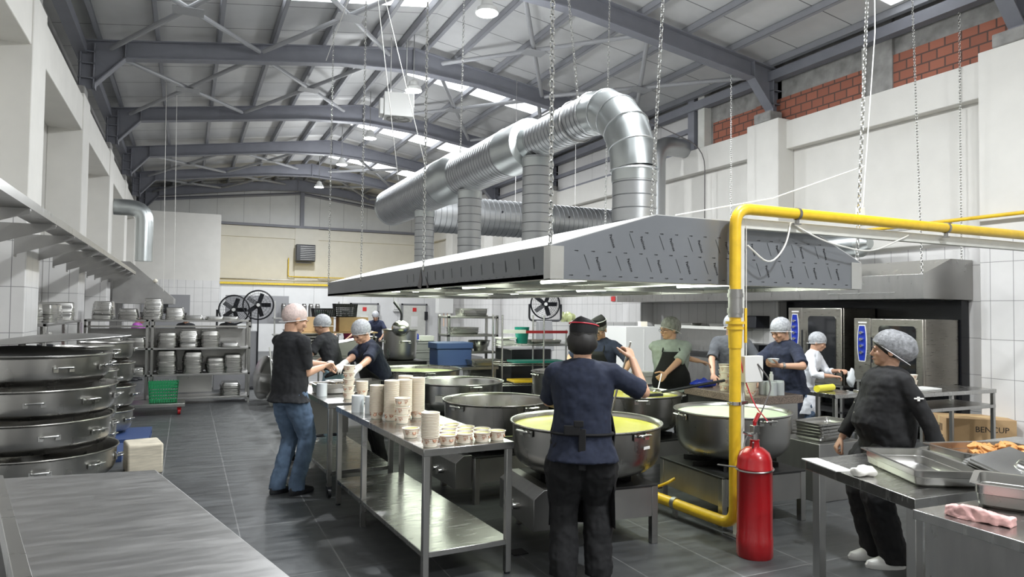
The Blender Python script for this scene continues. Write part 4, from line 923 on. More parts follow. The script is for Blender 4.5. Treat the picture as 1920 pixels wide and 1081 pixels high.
part('shelf_board',MB().box(-1.0,1.0,-.2,.2,1.36,1.4),'steel',t)
for sx in (-.95,.95): part('post',MB().box(sx-.02,sx+.02,-.02,.02,0,1.9),'steel',t)
part('lower_board',MB().box(-1.0,1.0,-.2,.2,.86,.9),'steel',t)
for i in range(6): solo('steel_flask',MB().lathe([(0,0),(.075,0),(.075,.36),(.06,.38),(.06,.42),(0,.42)],14),'steel_dull','tall dark steel flask on the narrow shelf by the white panels, %s from the left'%wd_[i],'flask','flasks on the narrow shelf',loc=(2.65+i*.2,22.0,1.401))
solo('wall_cabinet',MB().box(-.9,.9,-.1,.1,0,.85),'door_grey','dark grey framed opening behind the two fans','cabinet',loc=(1.95,22.5,1.2))
# prep bench behind table 2 with trays and wrapped film
t=thing('prep_bench','cluttered stainless bench with slanted covers behind the man in jeans','bench',(2.3,11.9,0))
part('worktop',MB().box(-.75,.75,-.35,.35,.86,.9),'steel',t,bevel=.004)
for sx in (-.7,.7): part('leg',MB().box(sx-.02,sx+.02,-.3,-.26,0,.86),'steel',t)
part('slanted_cover',MB().prism([(-.7,.9),(.55,.9),(.62,1.22),(-.7,1.0)],.6,'y',-.3),'steel_dull',t,bevel=.01)
part('serving_board',MB().box(-.8,.6,-.4,.1,1.28,1.30),'cardboard',t,label='long reddish brown board')
part('shelf_support',MB().box(-.78,-.75,-.3,-.27,.9,1.28).box(.55,.58,-.3,-.27,.9,1.28),'steel',t)
for i,x in enumerate((2.05,2.62)): solo('cardboard_carton',MB().box(-.24,.24,-.15,.15,0,.24),'cardboard','brown carton on the board behind the hairnetted workers, %s one'%('left' if i==0 else 'right'),'box',loc=(x-.1,11.75,1.302),bevel=.004)
for i,(x,h) in enumerate(((2.1,.14),(2.45,.22))): crate((x-.05,11.75,1.545),.36,.26,h,'black_plastic','black plastic vegetable crate on the %s carton'%('left' if i==0 else 'right'))
lumps((2.05,11.75,1.58),.14,.09,10,.035,'green_plastic','green vegetable in the left black crate','vegetable','vegetable','vegetables in the left black crate')
# ---------------------------------------------------------------- middle background
t=thing('wall_boiler','white wall heater unit with pipes on the tiled pier','heater',(9.1,25.6,1.55))
part('casing',MB().box(-.35,.25,-.2,.2,0,.95),'white_plastic',t,bevel=.01)
for x in (-.1,.05): part('pipe',MB().tube([(x,-.1,0),(x,-.1,-.5)],.02,6),'cup_stripe',t)
t=rack('shelf_rack','stainless four tier shelf rack beside the dark blue box',3.85,4.75,10.7,11.2,[(x,y) for x in (3.87,4.73) for y in (10.72,11.18)],(.55,1.0,1.28,1.58),1.6)
for i,(x,z,n,k) in enumerate(((4.35,1.581,2,'mid'),(4.2,1.281,3,'shallow'),(4.5,.551,3,'deep'),(4.1,1.001,3,'shallow'))): 
    for q in range(n): gn((x,10.95,z+q*.03),random.uniform(-.1,.1),'steel pan on the four tier shelf rack, %s group'%['top','second tier','bottom tier','third tier'][i],'pans on the four tier rack',k)
solo('mixing_bowl',MB().lathe([(0,.0),(.09,.0),(.17,.08),(.19,.17),(.20,.175),(.185,.16),(.16,.08),(.08,.012),(0,.01)],28),'steel_bright','round steel mixing bowl on the third tier of the four tier rack','bowl',loc=(4.5,10.95,1.001))
solo('insulated_box',MB().box(-.28,.28,-.2,.2,0,.26).box(-.30,.30,-.22,.22,.26,.36),'blue_plastic','dark blue insulated box left of the four tier rack','box',loc=(3.76,10.32,.82),bevel=.015)
t=thing('side_table','stainless side table under the dark blue box and the food tray','table',(4.0,10.2,0))
part('worktop',MB().box(-.45,.38,-.35,.35,.78,.82),'steel',t); 
for sx in (-.42,.34): part('leg',MB().box(sx-.02,sx+.02,-.3,-.26,0,.78),'steel',t)
gn((4.20,10.02,.821),0,'steel tray of small red browned pieces right of the dark blue box',None,'mid'); lumps((4.20,10.02,.86),.2,.11,24,.025,'chicken','small red browned piece in the tray by the dark blue box','food_piece','food','food by the dark blue box')
t=thing('stacked_crates','stack of grey ribbed plastic crates in the middle background','crates',(3.75,12.3,0)) if False else None
for k in range(7): solo('storage_crate',MB().box(-.30,.30,-.2,.2,0,.155).box(-.31,.31,-.21,.21,.115,.155),'door_grey','grey ribbed plastic crate in the tall stack behind the green soup pot','crate','grey crate stack',loc=(3.85,12.3,k*.158),bevel=.006)
solo('plastic_tray',MB().box(-.2,.2,-.12,.12,0,.1),'white_plastic','white plastic tray on top of the grey crate stack','tray',loc=(3.92,12.3,1.108),bevel=.01)
for i,(x,c,h) in enumerate(((3.5,'knob_blue',.2),(3.62,'cloth_purple',.1),(3.72,'knob_blue',.14))): solo('bottle_pack',MB().lathe([(0,0),(.035,0),(.035,h*.8),(.015,h),(0,h)],12),c,'small coloured bottle on the grey crate stack, %s from the left'%wd_[i],'bottle',loc=(x+.08,12.2,1.108))
bigpot('stock_pot','tall narrow steel stockpot behind the farthest soup pot','a' and (3.2,11.2,.85),.28,.5,0,rb=.98,mt='steel')
t=thing('low_burner','black iron burner stand under the tall narrow stockpot','stove',(3.2,11.2,0)); part('frame',MB().box(-.35,.35,-.35,.35,.78,.85),'black_iron',t)
for sx in (-1,1): part('leg',MB().box(sx*.3-.02,sx*.3+.02,-.3,.3,0,.78),'black_iron',t)
t=thing('wire_strainer','big steel strainer hanging on a chain above the stockpot','strainer',(3.12,10.9,1.38))
part('bowl',MB().ell((0,0,0),.15,.13,.13,16,10),'steel_bright',t); part('handle',MB().tube([(0,0,.1),(.02,0,.25),(-.12,0,.42)],.02,8,bend=.08),'black_plastic',t)
part('chain',MB().tube([(-.12,0,.40),(-.12,0,.50)],.006,6),'steel',t)
# chrome wire rack
t=thing('wire_rack','chrome wire shelf rack with green and yellow trays in the middle background','rack',(4.62,9.15,0),R(-6))
for sx,h in ((-.55,1.62),(.08,1.62),(.62,1.42)):
    for sy in (-.22,.22): part('post',MB().tube([(sx,sy,0),(sx,sy,h if sy<0 or sx<.6 else 1.4)],.013,8),'steel_bright',t)
for z in (.62,.9,1.18):
    g=MB()
    for sy in (-.22,.22): g.tube([(-.55,sy,z),(.62,sy,z)],.005,4).tube([(-.55,sy,z+.03),(.62,sy,z+.03)],.004,4)
    for q in range(24): x=-.55+q*1.17/23; g.tube([(x,-.22,z),(x,.22,z)],.0025,4)
    part('wire_shelf',g,'steel_bright',t)
tr=part('top_rail',MB().box(-.55,-.2,-.23,-.2,1.36,1.41),'white_plastic',t); part('top_rail',MB().box(-.2,.45,-.23,-.2,1.36,1.40),'red_paint',t,label='red plastic rail'); part('top_rail',MB().box(.5,.62,-.23,-.2,1.2,1.41),'white_plastic',t)
for i,(z,c,l) in enumerate(((.925,'teal_plastic','teal green'),(.645,'yellow_paint','yellow'))): solo('chopping_board',MB().box(-.4,.4,-.18,.18,0,.03),c,l+' plastic board on the chrome wire rack','board',loc=(4.7,9.2,z),rz=R(-6),bevel=.004)
solo('plastic_basket',MB().lathe([(0,0),(.08,0),(.11,.24),(.10,.24),(.07,.01),(0,.01)],20),'teal_plastic','green round plastic basket on the upper tier of the chrome wire rack','basket',loc=(4.42,9.12,1.205))
gn((4.78,9.15,1.205),R(-6),'small steel pan on the upper tier of the chrome wire rack',None,'shallow')
solo('kitchen_scale',MB().box(-.1,.1,-.1,.1,0,.05).box(-.12,.12,-.12,.12,.07,.09).box(-.04,.04,-.04,.04,.05,.07),'white_plastic','small white scale on the upper tier of the chrome wire rack','scale',loc=(4.2,9.2,1.205))
solo('dark_fridge',MB().box(-.35,.35,-.3,.3,0,1.08),'dark_panel','dark low cabinet behind the chrome wire rack','cabinet',loc=(4.92,10.1,0),bevel=.01)
# cabinets and fan on the low wall
pedestal_fan((6.75,12.83,1.485),.34,.30,R(-20),'black round floor fan standing on the low tiled wall',stand=False,rings=8)
solo('plastic_bag_bundle',MB().ell((0,0,.1),.16,.12,.1,14,8,lambda q:q*(1+.3*math.sin(q.x*60))),'soup_green','pale green bundle beside the fan on the low tiled wall','bundle',loc=(7.25,12.8,1.461),smooth=60)
solo('white_cabinet',MB().box(-.38,.38,-.35,.35,0,1.42).box(-.003,.003,-.36,-.35,.05,1.38),'white_plastic','white two door cabinet behind the man in the white striped cap','cabinet',loc=(7.45,10.7,0),bevel=.008)
solo('small_box',MB().box(-.07,.07,-.05,.05,0,.09),'cup_paper','small white box on the white two door cabinet','box',loc=(7.6,10.6,1.421))
t=thing('wall_phone_panel','grey sloping machine on the tiled wall behind the cook','machine',(6.05,11.5,0)); part('body',MB().prism([(-.12,.95),(.1,.95),(.1,1.5),(-.02,1.5)],.28,'x',-.14) ,'door_grey',t,bevel=.01); part('stand',MB().box(-.1,.1,-.1,.1,0,.95),'door_grey',t)
for i,(x,y) in enumerate(((9.78,14.9),(9.78,12.1))):
    solo('safety_sign',MB().box(-.01,.0,-.09,.09,0,.12).box(-.01,.0,-.07,.07,.13,.26),'sign_red','small red and black safety sign on the tiled wall, %s one'%('farther' if i==0 else 'nearer'),'sign',loc=(x-(.36 if False else 0),y,1.95))
# range block along the right wall
t=thing('cooking_range','stainless cooking range with splashback and shelf along the right wall','range',(9.2,11.1,0))
part('base_cabinet',MB().box(-.4,.35,-1.35,1.35,.12,.86),'steel_dull',t,bevel=.005); part('hob_top',MB().box(-.42,.36,-1.37,1.37,.86,.92),'black_iron',t)
part('splashback',MB().box(.33,.38,-1.37,1.37,.92,1.36),'steel',t,smooth=0); part('upper_shelf',MB().box(.05,.38,-1.37,1.37,1.36,1.42),'white_paint',t,bevel=.004)
for y in (-1.36,1.34): part('side_post',MB().box(.3,.36,y-.02,y+.02,.9,1.5),'black_iron',t)
for i,y in enumerate((10.5,11.5)): gn((9.4,y,1.421),PI/2,'flat steel tray on the shelf above the cooking range, %s one'%('near' if i==0 else 'far'),'trays above the range','shallow')
solo('microwave_oven',MB().box(-.25,.22,-.28,.28,0,.22),'black_plastic','black box on the shelf behind the overhead post','oven',loc=(9.35,9.6,1.421) ,bevel=.01)
solo('insulated_cabinet',MB().box(-.3,.3,-.35,.35,0,1.15),'dark_panel','dark cabinet next to the range behind the man in the dark grey shirt','cabinet',loc=(9.05,9.25,0))
# ---------------------------------------------------------------- ovens
solo('back_panel',MB().box(9.62,9.78,6.05,9.5,0,1.89),'dark_panel','black wall panel behind the two ovens','panel',smooth=0)
def oven(y0,y1,z0,z1,x0,x1,lab):
    t=thing('combi_oven',lab,'oven',((x0+x1)/2,(y0+y1)/2,z0)); cx,cy=(x0+x1)/2,(y0+y1)/2; H=z1-z0; W=y1-y0
    part('housing',MB().box(x0-cx+.03,x1-cx,-W/2,W/2,0,H),'oven_steel',t,bevel=.008)
    # control column is on the far side (larger y)
    part('control_column',MB().box(x0-cx,x0-cx+.03,W/2-.27,W/2,0.0,H),'oven_steel',t,bevel=.004)
    dd=part('door',MB().box(x0-cx-.02,x0-cx+.03,-W/2,W/2-.29,.0,H),'oven_steel',t,bevel=.012)
    def rr(y0,y1,z0,z1,c):
        pts=[]
        for sy,sz,a0 in ((1,1,0),(-1,1,PI/2),(-1,-1,PI),(1,-1,3*PI/2)):
            yy,zz=(y1 if sy>0 else y0),(z1 if sz>0 else z0)
            for k in range(5): a_=a0+k*PI/8; pts.append((yy-sy*c+math.cos(a_)*c,zz-sz*c+math.sin(a_)*c))
        return pts
    part('window_pane',MB().prism(rr(-W/2+.10,W/2-.42,H*.10 if H<1.2 else H*.25,H*.89,.05),.012,'x',x0-cx-.03),'oven_glass',dd)
    part('door_handle',MB().tube([(x0-cx-.07,W/2-.34,H*.3),(x0-cx-.07,W/2-.34,H*.7)],.014,8),'black_plastic',dd)
    zc=H-.36 if H<1.2 else H-.45
    pn=[(W/2-.135+s*.065*(1-.35*abs(u)**2.2),zc+u*.25) for s,us in ((1,[x/6 for x in range(-6,7)]),(-1,[x/6 for x in range(6,-7,-1)])) for u in us]
    pn2=[(W/2-.135+(y-(W/2-.135))*1.22,zc+(z-zc)*1.06) for y,z in pn]
    c=part('panel_border',MB().prism(pn2,.006,'x',x0-cx-.006),'white_plastic',t); part('control_panel',MB().prism(pn,.006,'x',x0-cx-.011),'knob_blue',t)
    for k in range(4): part('knob',MB().tube([(x0-cx-.011,W/2-.135,zc+.15-k*.095),(x0-cx-.045,W/2-.135,zc+.15-k*.095)],[.028,.022],14),'steel_bright',c)
    part('name_strip',MB().box(x0-cx-.004,x0-cx,W/2-.21,W/2-.07,H-.07,H-.05),'paper',t)
    return t
oven(6.08,7.15,.74,1.63,8.88,9.6,'stainless oven with a blue knob panel and bare steel side, behind the woman in black')
oven(7.35,8.38,.62,1.78,8.88,9.6,'taller stainless oven with a large glass door behind the woman in the white coat')
for i,(a0,a1,h) in enumerate(((6.08,7.15,.74),(7.35,8.38,.62))):
    t=thing('oven_stand','dark steel stand under the %s oven'%('lower' if i==0 else 'taller'),'stand',(9.24,(a0+a1)/2,0))
    for sx in (-.33,.33):
        for sy in (-.48,.48): part('leg',MB().box(sx-.02,sx+.02,sy-.02,sy+.02,0,h-.03),'steel_dull',t)
    part('stand_top',MB().box(-.36,.36,-.52,.52,h-.03,h),'steel_dull',t); part('stand_shelf',MB().box(-.36,.36,-.52,.52,.2,.23),'black_iron',t)
# tables on the right
C1=table('work_table','stainless table with a roll of yellow film beside the woman in the white coat',(6.71,5.78,0),0,.66,.48,.80,.0)
C2=table('work_table','long stainless table in front of the ovens behind the woman in black',(7.84,5.35,0),PI/2,1.75,.55,.82,.0)
part('lower_rail',MB().box(-.27,.27,-.87,.87,.60,.64),'steel',C2,bevel=.003)
solo('film_roll',MB().tube([(0,-.17,.04),(0,.17,.04)],.038,18),'yellow_film_roll','yellow roll of cling film lying on the near edge of the small table','film roll',loc=(6.62,5.72,.801),rz=R(-78))
solo('spoon',MB().tube([(-.1,0,.01),(.05,0,.008)],.004,6).ell((.08,0,.01),.03,.02,.006,10,6),'steel_bright','steel spoon lying on the small table by the woman in the white coat','spoon',loc=(6.82,5.6,.801),rz=.5)
solo('white_tray',MB().box(-.2,.2,-.12,.12,0,.02),'white_plastic','flat white tray on the long table behind the woman in black','tray',loc=(7.75,5.35,.821),bevel=.004)
for i,(x,y) in enumerate(((7.35,5.42),(7.5,5.28))):
    for k in range(3): cup(x,y,.821+k*.0625,'paper cup in the %s tower on the table behind the woman in black'%('left' if i==0 else 'right'),'cups behind the woman in black')
# marble island
t=thing('serving_island','island counter with a speckled stone top and steel sides, beyond the pale soup pot','counter',(5.25,5.75,0))
part('stone_top',MB().box(-.32,.32,-.68,.36,.80,.88),'granite',t,bevel=.006); part('cabinet',MB().box(-.29,.29,-.64,.33,.08,.80),'steel',t,bevel=.004); part('plinth',MB().box(-.26,.26,-.6,.3,0,.08),'black_iron',t)
for i,(x,y,n) in enumerate(((5.06,5.62,4),(5.3,5.9,4),(5.10,5.28,4),(5.02,5.42,5))):
    for k in range(n): cup(x,y,.881+k*.0625,'paper cup in a tower on the stone topped island, %s tower from the right'%['second','farthest','nearest','third'][i],'cup towers on the island')
for k in range(22): cup(5.0,5.20,.881+k*.0092,'cream cup in the tall nested stack on the island by the white post','nested stack on the island')
for i in range(5): lids(5.22+(i%3)*.10,5.22-(i//3)*.10 + .02,.881,17,'clear plastic container in the stacks at the near right of the island','clear stacks on the island')
for i in range(2): lids(5.44,5.83+i*.12,.881,15,'clear plastic container in the stacks at the far end of the island','far clear stacks on the island')
solo('blue_cloth',MB().ell((0,0,.03),.14,.09,.05,16,9,lambda q:q*(1+.35*math.sin(q.x*70+q.y*45)*math.cos(q.y*60))),'knob_blue','crumpled bright blue plastic at the far left of the island','cloth',loc=(5.08,5.98,.885),smooth=70)
solo('small_bottle',MB().lathe([(0,0),(.02,0),(.02,.06),(.012,.07),(.012,.09),(0,.09)],12),'white_plastic','small white bottle on the clear stacks of the island','bottle',loc=(5.32,5.24,1.011))
# pan stack beyond pale pot, cartons
t=thing('steel_cabinet','low steel cabinet beside the stove by the fire extinguisher','cabinet',(5.42,4.75,0)); part('body',MB().box(-.28,.28,-.25,.25,0,.52),'steel_dull',t,bevel=.005)
for k in range(5): gn((5.45,4.72,.521+k*.028),R(8)+random.uniform(-.05,.05),'steel pan in the stack on the low cabinet right of the pale soup pot','pans right of the pale soup pot','shallow')
def carton(loc,L,W,H,rot,mt,lab,open_=False,flaps=0):
    t=thing('cardboard_box',lab,'cardboard box',loc,rot); l,w_=L/2,W/2
    if open_:
        th=.006; part('box_body',MB().box(-l,l,-w_,-w_+th,0,H).box(-l,l,w_-th,w_,0,H).box(-l,-l+th,-w_,w_,0,H).box(l-th,l,-w_,w_,0,H).box(-l,l,-w_,w_,0,th),mt,t,smooth=0)
    else:
        part('box_body',MB().box(-l,l,-w_,w_,0,H),mt,t,bevel=.004); part('tape',MB().box(-l,l,-.03,.03,H,H+.001).box(-l-.001,-l,-.03,.03,H-.12,H),'cardboard_pale',t)
    return t
carton((6.0,4.86,0),.62,.40,.34,R(-12),'cardboard_pale','open pale cardboard box on the floor left of the woman in black',True)
b_=carton((9.13,5.61,0),.78,.50,.40,R(-38),'cardboard','brown closed cardboard box lettered BENCUP on the floor at the right')
tb=MB(); add_text(tb,'BENCUP',.10,Matrix(((1,0,0,.12),(0,0,-1,-.251),(0,1,0,.27),(0,0,0,1)))); part('box_lettering',tb,'ink',b_,smooth=0,label='black lettering BENCUP')
bc=MB()
for q in range(14): bc.box(-.391,-.39,-.12+q*.012,-.12+q*.012+random.choice((.004,.007)),.22,.31)
for q in range(2): bc.box(-.391,-.39,-.14,.08,.16-q*.03,.172-q*.03)
part('bar_print',bc,'ink',b_,smooth=0)
# ---------------------------------------------------------------- right foreground tables
D=thing('work_table','stainless table at the lower right carrying an empty pan and the tray of fried chicken','table',(0,0,0))
part('tabletop',MB().prism([(3.27,2.96),(3.04,2.13),(5.3,2.05),(5.3,2.96)],.055,'z',.785),'table_top',D,bevel=.003)
for x,y in ((3.31,2.90),(3.12,2.19),(5.2,2.12),(5.2,2.9)): part('leg',MB().box(x-.025,x+.025,y-.025,y+.025,0,.785),'steel',D,bevel=.003)
E_=thing('work_table','stainless cabinet table in the bottom right corner with a gloved rag on it','table',(0,0,0))
part('tabletop',MB().prism([(2.74,1.93),(2.66,.7),(3.7,.65),(3.74,1.9)],.04,'z',.84),'table_top',E_,bevel=.003)
part('side_panel',MB().prism([(2.77,1.85),(2.70,.72),(2.71,.72),(2.78,1.85)],.30,'z',.54),'steel_dull',E_,smooth=0)
for x,y in ((2.80,1.87),(2.72,.78),(3.68,1.84),(3.62,.76)): part('leg',MB().box(x-.03,x+.03,y-.03,y+.03,0,.84),'steel',E_,bevel=.003)
part('shelf',MB().prism([(2.76,1.85),(2.70,.74),(3.64,.72),(3.68,1.83)],.03,'z',.30),'steel_dull',E_)
PANL=gn_mesh(.60,.36,.085).mesh('food_pan','steel'); PANM['longpan']=PANL
def pan2(loc,rot,lab,me='longpan',sc=None):
    o=bpy.data.objects.new('food_pan',PANM[me]); link(o); o.location=loc; o.rotation_euler=rot if isinstance(rot,tuple) else (0,0,rot)
    if sc: o.scale=sc
    tag(o,lab,'food pan'); return o
pan2((3.52,2.44,.841),R(-117),'empty shallow steel pan lying on the table at the lower right')
pan2((4.22,2.50,.841),R(-16),'steel tray of golden fried chicken at the right edge')
lumps((4.27,2.49,.855),.22,.13,34,.036,'chicken','golden fried chicken piece in the tray at the right edge','chicken_piece','chicken','fried chicken in the tray',layers=3)
# lidded pans on E
PANM['lid_pan']=gn_mesh(.53,.325,.10).mesh('food_pan','steel')
pan2((3.26,1.70,.881),R(-62),'steel pan with lids leaning on it in the bottom right corner','lid_pan')
lm=MB().box(-.26,.26,-.16,.16,0,.006).box(-.24,.24,-.14,.14,.006,.012); lm.ell((0,0,.012),.07,.04,.014,16,7).tube([(-.05,0,.02),(-.03,0,.045),(.03,0,.045),(.05,0,.02)],.006,6,bend=.015)
LIDM=lm.mesh('pan_cover','steel_bright')
for i in range(3):
    o=bpy.data.objects.new('pan_cover',LIDM); link(o); n_=Vector((-.24,-.10,.92)).normalized(); x_=Vector((-.28,-.96,0)); x_=(x_-n_*x_.dot(n_)).normalized(); y_=n_.cross(x_); o.scale=(.8,.8,1); o.location=Vector((3.50,1.93,.955))+n_*i*.014+x_*i*.01; o.rotation_euler=Matrix((x_,y_,n_)).transposed().to_euler(); tag(o,'shiny steel pan cover leaning on the corner pan, %s of three'%['lowest','middle','uppermost'][i],'pan cover','leaning pan covers')
gn((3.02,2.02,.331),R(-30),'deep steel pan on the shelf beneath the bottom right corner table',None,'deep') if False else gn((3.10,1.62,.331),R(-62),'deep steel pan on the shelf beneath the bottom right corner table',None,'deep')
solo('cleaning_cloth',MB().loft([[Vector((-.11,-.03,0)),Vector((-.11,.03,0)),Vector((-.11,.02,.03)),Vector((-.11,-.02,.03))],[Vector((-.05,-.05,0)),Vector((-.05,.05,0)),Vector((-.05,.03,.045)),Vector((-.05,-.03,.05))],[Vector((.04,-.045,0)),Vector((.04,.05,0)),Vector((.04,.03,.035)),Vector((.04,-.03,.045))],[Vector((.12,-.04,0)),Vector((.12,.04,0)),Vector((.12,.02,.03)),Vector((.12,-.02,.03))]]),'meat_pink','crumpled pink and brown glove on the bottom right corner table','glove',loc=(2.84,1.73,.882),rz=R(-78),voxel=.006,disp=.02,dscale=.03)
solo('cleaning_cloth',MB().ell((0,0,.02),.07,.05,.025,14,8,lambda q:q*(1+.3*math.sin(q.x*90))),'glove_white','crumpled pale pinkish glove on the left edge of the chicken table','glove',loc=(3.24,2.55,.842),smooth=70)
solo('notepad',MB().box(-.05,.05,-.16,.16,0,.006).box(-.025,-.015,-.12,.06,.006,.007),'paper','white slip of paper at the far left corner of the chicken table','paper',loc=(3.25,2.80,.841),rz=R(-16))
# ================================================================ PEOPLE
V=Vector
def ik(A,B,l1,l2,pole):
    A,B=V(A),V(B); d=B-A; L=min(d.length,(l1+l2)*.995); d.normalize(); B=A+d*L
    a_=(l1*l1-l2*l2+L*L)/(2*L); h=math.sqrt(max(1e-6,l1*l1-a_*a_)); p=V(pole); p=(p-d*p.dot(d)).normalized()
    return A+d*a_+p*h,B
def eband(mb,M,rings,n=20):
    """rings: (t,rx,ry,yo) along local z of M"""
    old=mb.M; mb.M=M
    mb.loft([[V((math.cos(2*PI*k/n)*rx,math.sin(2*PI*k/n)*ry+yo,t)) for k in range(n)] for t,rx,ry,yo in rings]); mb.M=old
def hand_mesh(mb,M,side,curl=.5,spread=1.0,k=1.0,thumb=.6):
    """M: wrist frame, -z towards fingertips, +y back of the hand; side=+1 thumb towards +x"""
    old=mb.M; mb.M=M
    mb.loft([[V((math.cos(2*PI*q/12)*rx*k,math.sin(2*PI*q/12)*ry*k,-t*k)) for q in range(12)] for t,rx,ry in ((-.03,.026,.021),(0,.027,.019),(.03,.036,.017),(.065,.042,.015),(.088,.040,.012))])
    for i,(x,L) in enumerate(((-.033,.062),(-.011,.078),(.012,.083),(.034,.074))):
        x*=side; c=curl*(1.12-.08*i); p=V((x*k,0,-.082*k)); ang=.12; sp=x*1.6*spread; pts=[p]
        for j,f in enumerate((.45,.32,.26)):
            ang+=c*(.55 if j==0 else .85); d=V((sp*(1-.3*j),-math.sin(ang),-math.cos(ang))).normalized(); p=p+d*L*f*k; pts.append(p)
        mb.tube(pts,[.0095*k,.009*k,.0085*k,.0065*k],8); mb.ell(pts[-1],.0068*k,.0068*k,.0068*k,8,5)
    p=V((.028*side*k,-.004,-.02*k)); d1=V((.75*side,-.35*thumb,-.62)).normalized(); d2=V((.35*side,-.6*thumb,-.8)).normalized()
    pts=[p,p+d1*.042*k,p+d1*.042*k+d2*.034*k,p+d1*.042*k+d2*.034*k+d2*.022*k]
    mb.tube(pts,[.014*k,.0115*k,.0105*k,.0075*k],8); mb.ell(pts[-1],.0078*k,.0078*k,.0078*k,8,5); mb.M=old
def frame(z,y,o):
    z=V(z).normalized(); y=V(y); y=(y-z*y.dot(z)).normalized(); x=y.cross(z)
    return Matrix(((x.x,y.x,z.x,o[0]),(x.y,y.y,z.y,o[1]),(x.z,y.z,z.z,o[2]),(0,0,0,1)))
def person(lab,loc,rz,h=1.72,lean=0,side=0,twist=0,head=(0,0,0),fat=1.0,belly=0,hands=None,poles=None,curl=(.5,.5),palms=None,
           skin='skin_a',shirt='cloth_black',sleeve=.6,trousers='cloth_black',shoe='black_plastic',hair='hair_black',cover='net',covermat='net_grey',
           glasses=False,apron=None,coat=False,gloves=None,feet=((-.11,.02),(.11,-.02)),vox=.006,tr=1.0,hem=-.08,collar=True,female=False,longsleeve=False,hairshape=0,extra=None,stripe='net_hem',apron_len=.42,grow=0):
    s=h/1.75; t=thing('person',lab,'person',loc,rz)
    ph=.93*s
    P=T(0,0,ph)@Matrix.Rotation(side,4,'Y')@RXm(-lean)@RZ(twist)       # pelvis frame (torso leans forward to +y)
    K=MB(); f=fat
    tor=lambda g,d=0: [(-.10,.135*f+g,.105*f+g,0),(-.02,.165*f+g,.118*f+g,0),(.10,.158*f+g,(.112+belly*.9)*f+g,belly*.35),(.20,.155*f+g,(.112+belly*.6)*f+g,belly*.3),(.31,.170*f+g,.118*f+g,.005),(.40,.178*f+g,.112*f+g,0),(.455,.165*f+g,.092*f+g,-.005),(.495,.115*f+g,.07*f+g,-.01),(.53,.062+g*.6,.058+g*.6,-.01)]
    S=lambda r:[(a*s,b*s,c*s,d*s) for a,b,c,d in r]
    eband(K,P,S(tor(-.012)),18)
    # neck and head
    N0=P@V((0,-.01*s,.485*s)); hy,hp,hr=head
    HM0=P.to_3x3().to_4x4(); base=Matrix.Identity(4)
    up=(P.to_3x3()@V((0,0,1))).lerp(V((0,0,1)),.45).normalized()
    hj=N0+up*.062*s+V((0,math.sin(lean)*.03,0))
    HM=T(*hj)@RZ(hy)@RXm(-hp)@Matrix.Rotation(hr,4,'Y')@Matrix.Scale(s*1.10,4)
    K.tube([N0-up*.03,N0+up*.04*s,HM@V((0,-.015,.045))],[.068*s,.060*s,.060*s],14)
    H=MB(); H.M=HM
    H.ell((0,-.012,.125),.077,.097,.092,20,14); H.ell((0,.028,.062),.060,.066,.078,18,12); H.ell((0,.066,.008),.030,.028,.024,12,8)
    H.ell((0,.030,.028),.055,.052,.035,14,8)
    H.ell((0,.088,.103),.052,.014,.013,12,7)
    H.loft([[V((-.008,.088,.098)),V((.008,.088,.098)),V((.008,.098,.096)),V((-.008,.098,.096))],[V((-.016,.085,.055)),V((.016,.085,.055)),V((.011,.121,.060)),V((-.011,.121,.060))],[V((-.012,.085,.047)),V((.012,.085,.047)),V((.008,.108,.048)),V((-.008,.108,.048))]])
    H.ell((0,.094,.030),.022,.010,.008,10,6)
    for sx in (-1,1):
        H.ell((sx*.077,-.005,.080),.010,.020,.032,10,7); H.ell((sx*.036,.068,.068),.024,.026,.022,10,7)
    K.v+=H.v; off=len(K.v)-len(H.v); K.f+=[tuple(i+off for i in q) for q in H.f]; K.mi+=H.mi
    # arms
    hands=hands or ((-.24,.05,.80),(.24,.05,.80)); poles=poles or ((-.5,-1,-.3),(.5,-1,-.3)); palms=palms or ((0,0,1),(0,0,1))
    arms=[]
    for i,sx in enumerate((-1,1)):
        Sh=P@V((sx*.172*f**.5*s,-.005,.435*s)); W=V(hands[i])
        E,W=ik(Sh,W,.285*s,.255*s,poles[i]); arms.append((Sh,E,W))
        K.capsule(Sh,E,.050*s*f**.3,.041*s,12); K.capsule(E,W,.042*s,.027*s,12); K.capsule(P@V((sx*.06*s,0,.46*s)),Sh,.055*s,.052*s,10)
        d=(W-E).normalized(); HF=frame(-d,palms[i],W+d*.012); 
        if gloves and gloves[i]:
            G=MB(); hand_mesh(G,HF,-sx if True else sx,curl[i],k=1.12*s); G.capsule(W-d*.06,W+d*.02,.036,.034,10); part('glove',G,gloves[i],t,label='pale disposable glove',voxel=max(.006,vox))
        hand_mesh(K,HF,-sx,curl[i],k=1.03*s)
    # legs
    legs=[]
    for i,sx in enumerate((-1,1)):
        Hp=V((sx*.088*s,0,ph-.03*s)); A=V((feet[i][0],feet[i][1],.085*s)); Kn,A=ik(Hp,A,.43*s,.42*s,(sx*.1,1,0)); legs.append((Hp,Kn,A))
        K.capsule(Hp,Kn,.075*s,.052*s,12); K.capsule(Kn,A,.052*s,.038*s,12); K.capsule(A,A+V((0,.09,-.045)),.038*s,.03*s,8)
    part('body',K,skin,t,voxel=vox,relax=2)
    # clothing
    g=.014*f+grow
    C=MB(); r=tor(g)
    r2=[(hem,.184*f+g+.018,.142*f+g+.014,belly*.3)]+[q for q in r if q[0]>hem+.04]
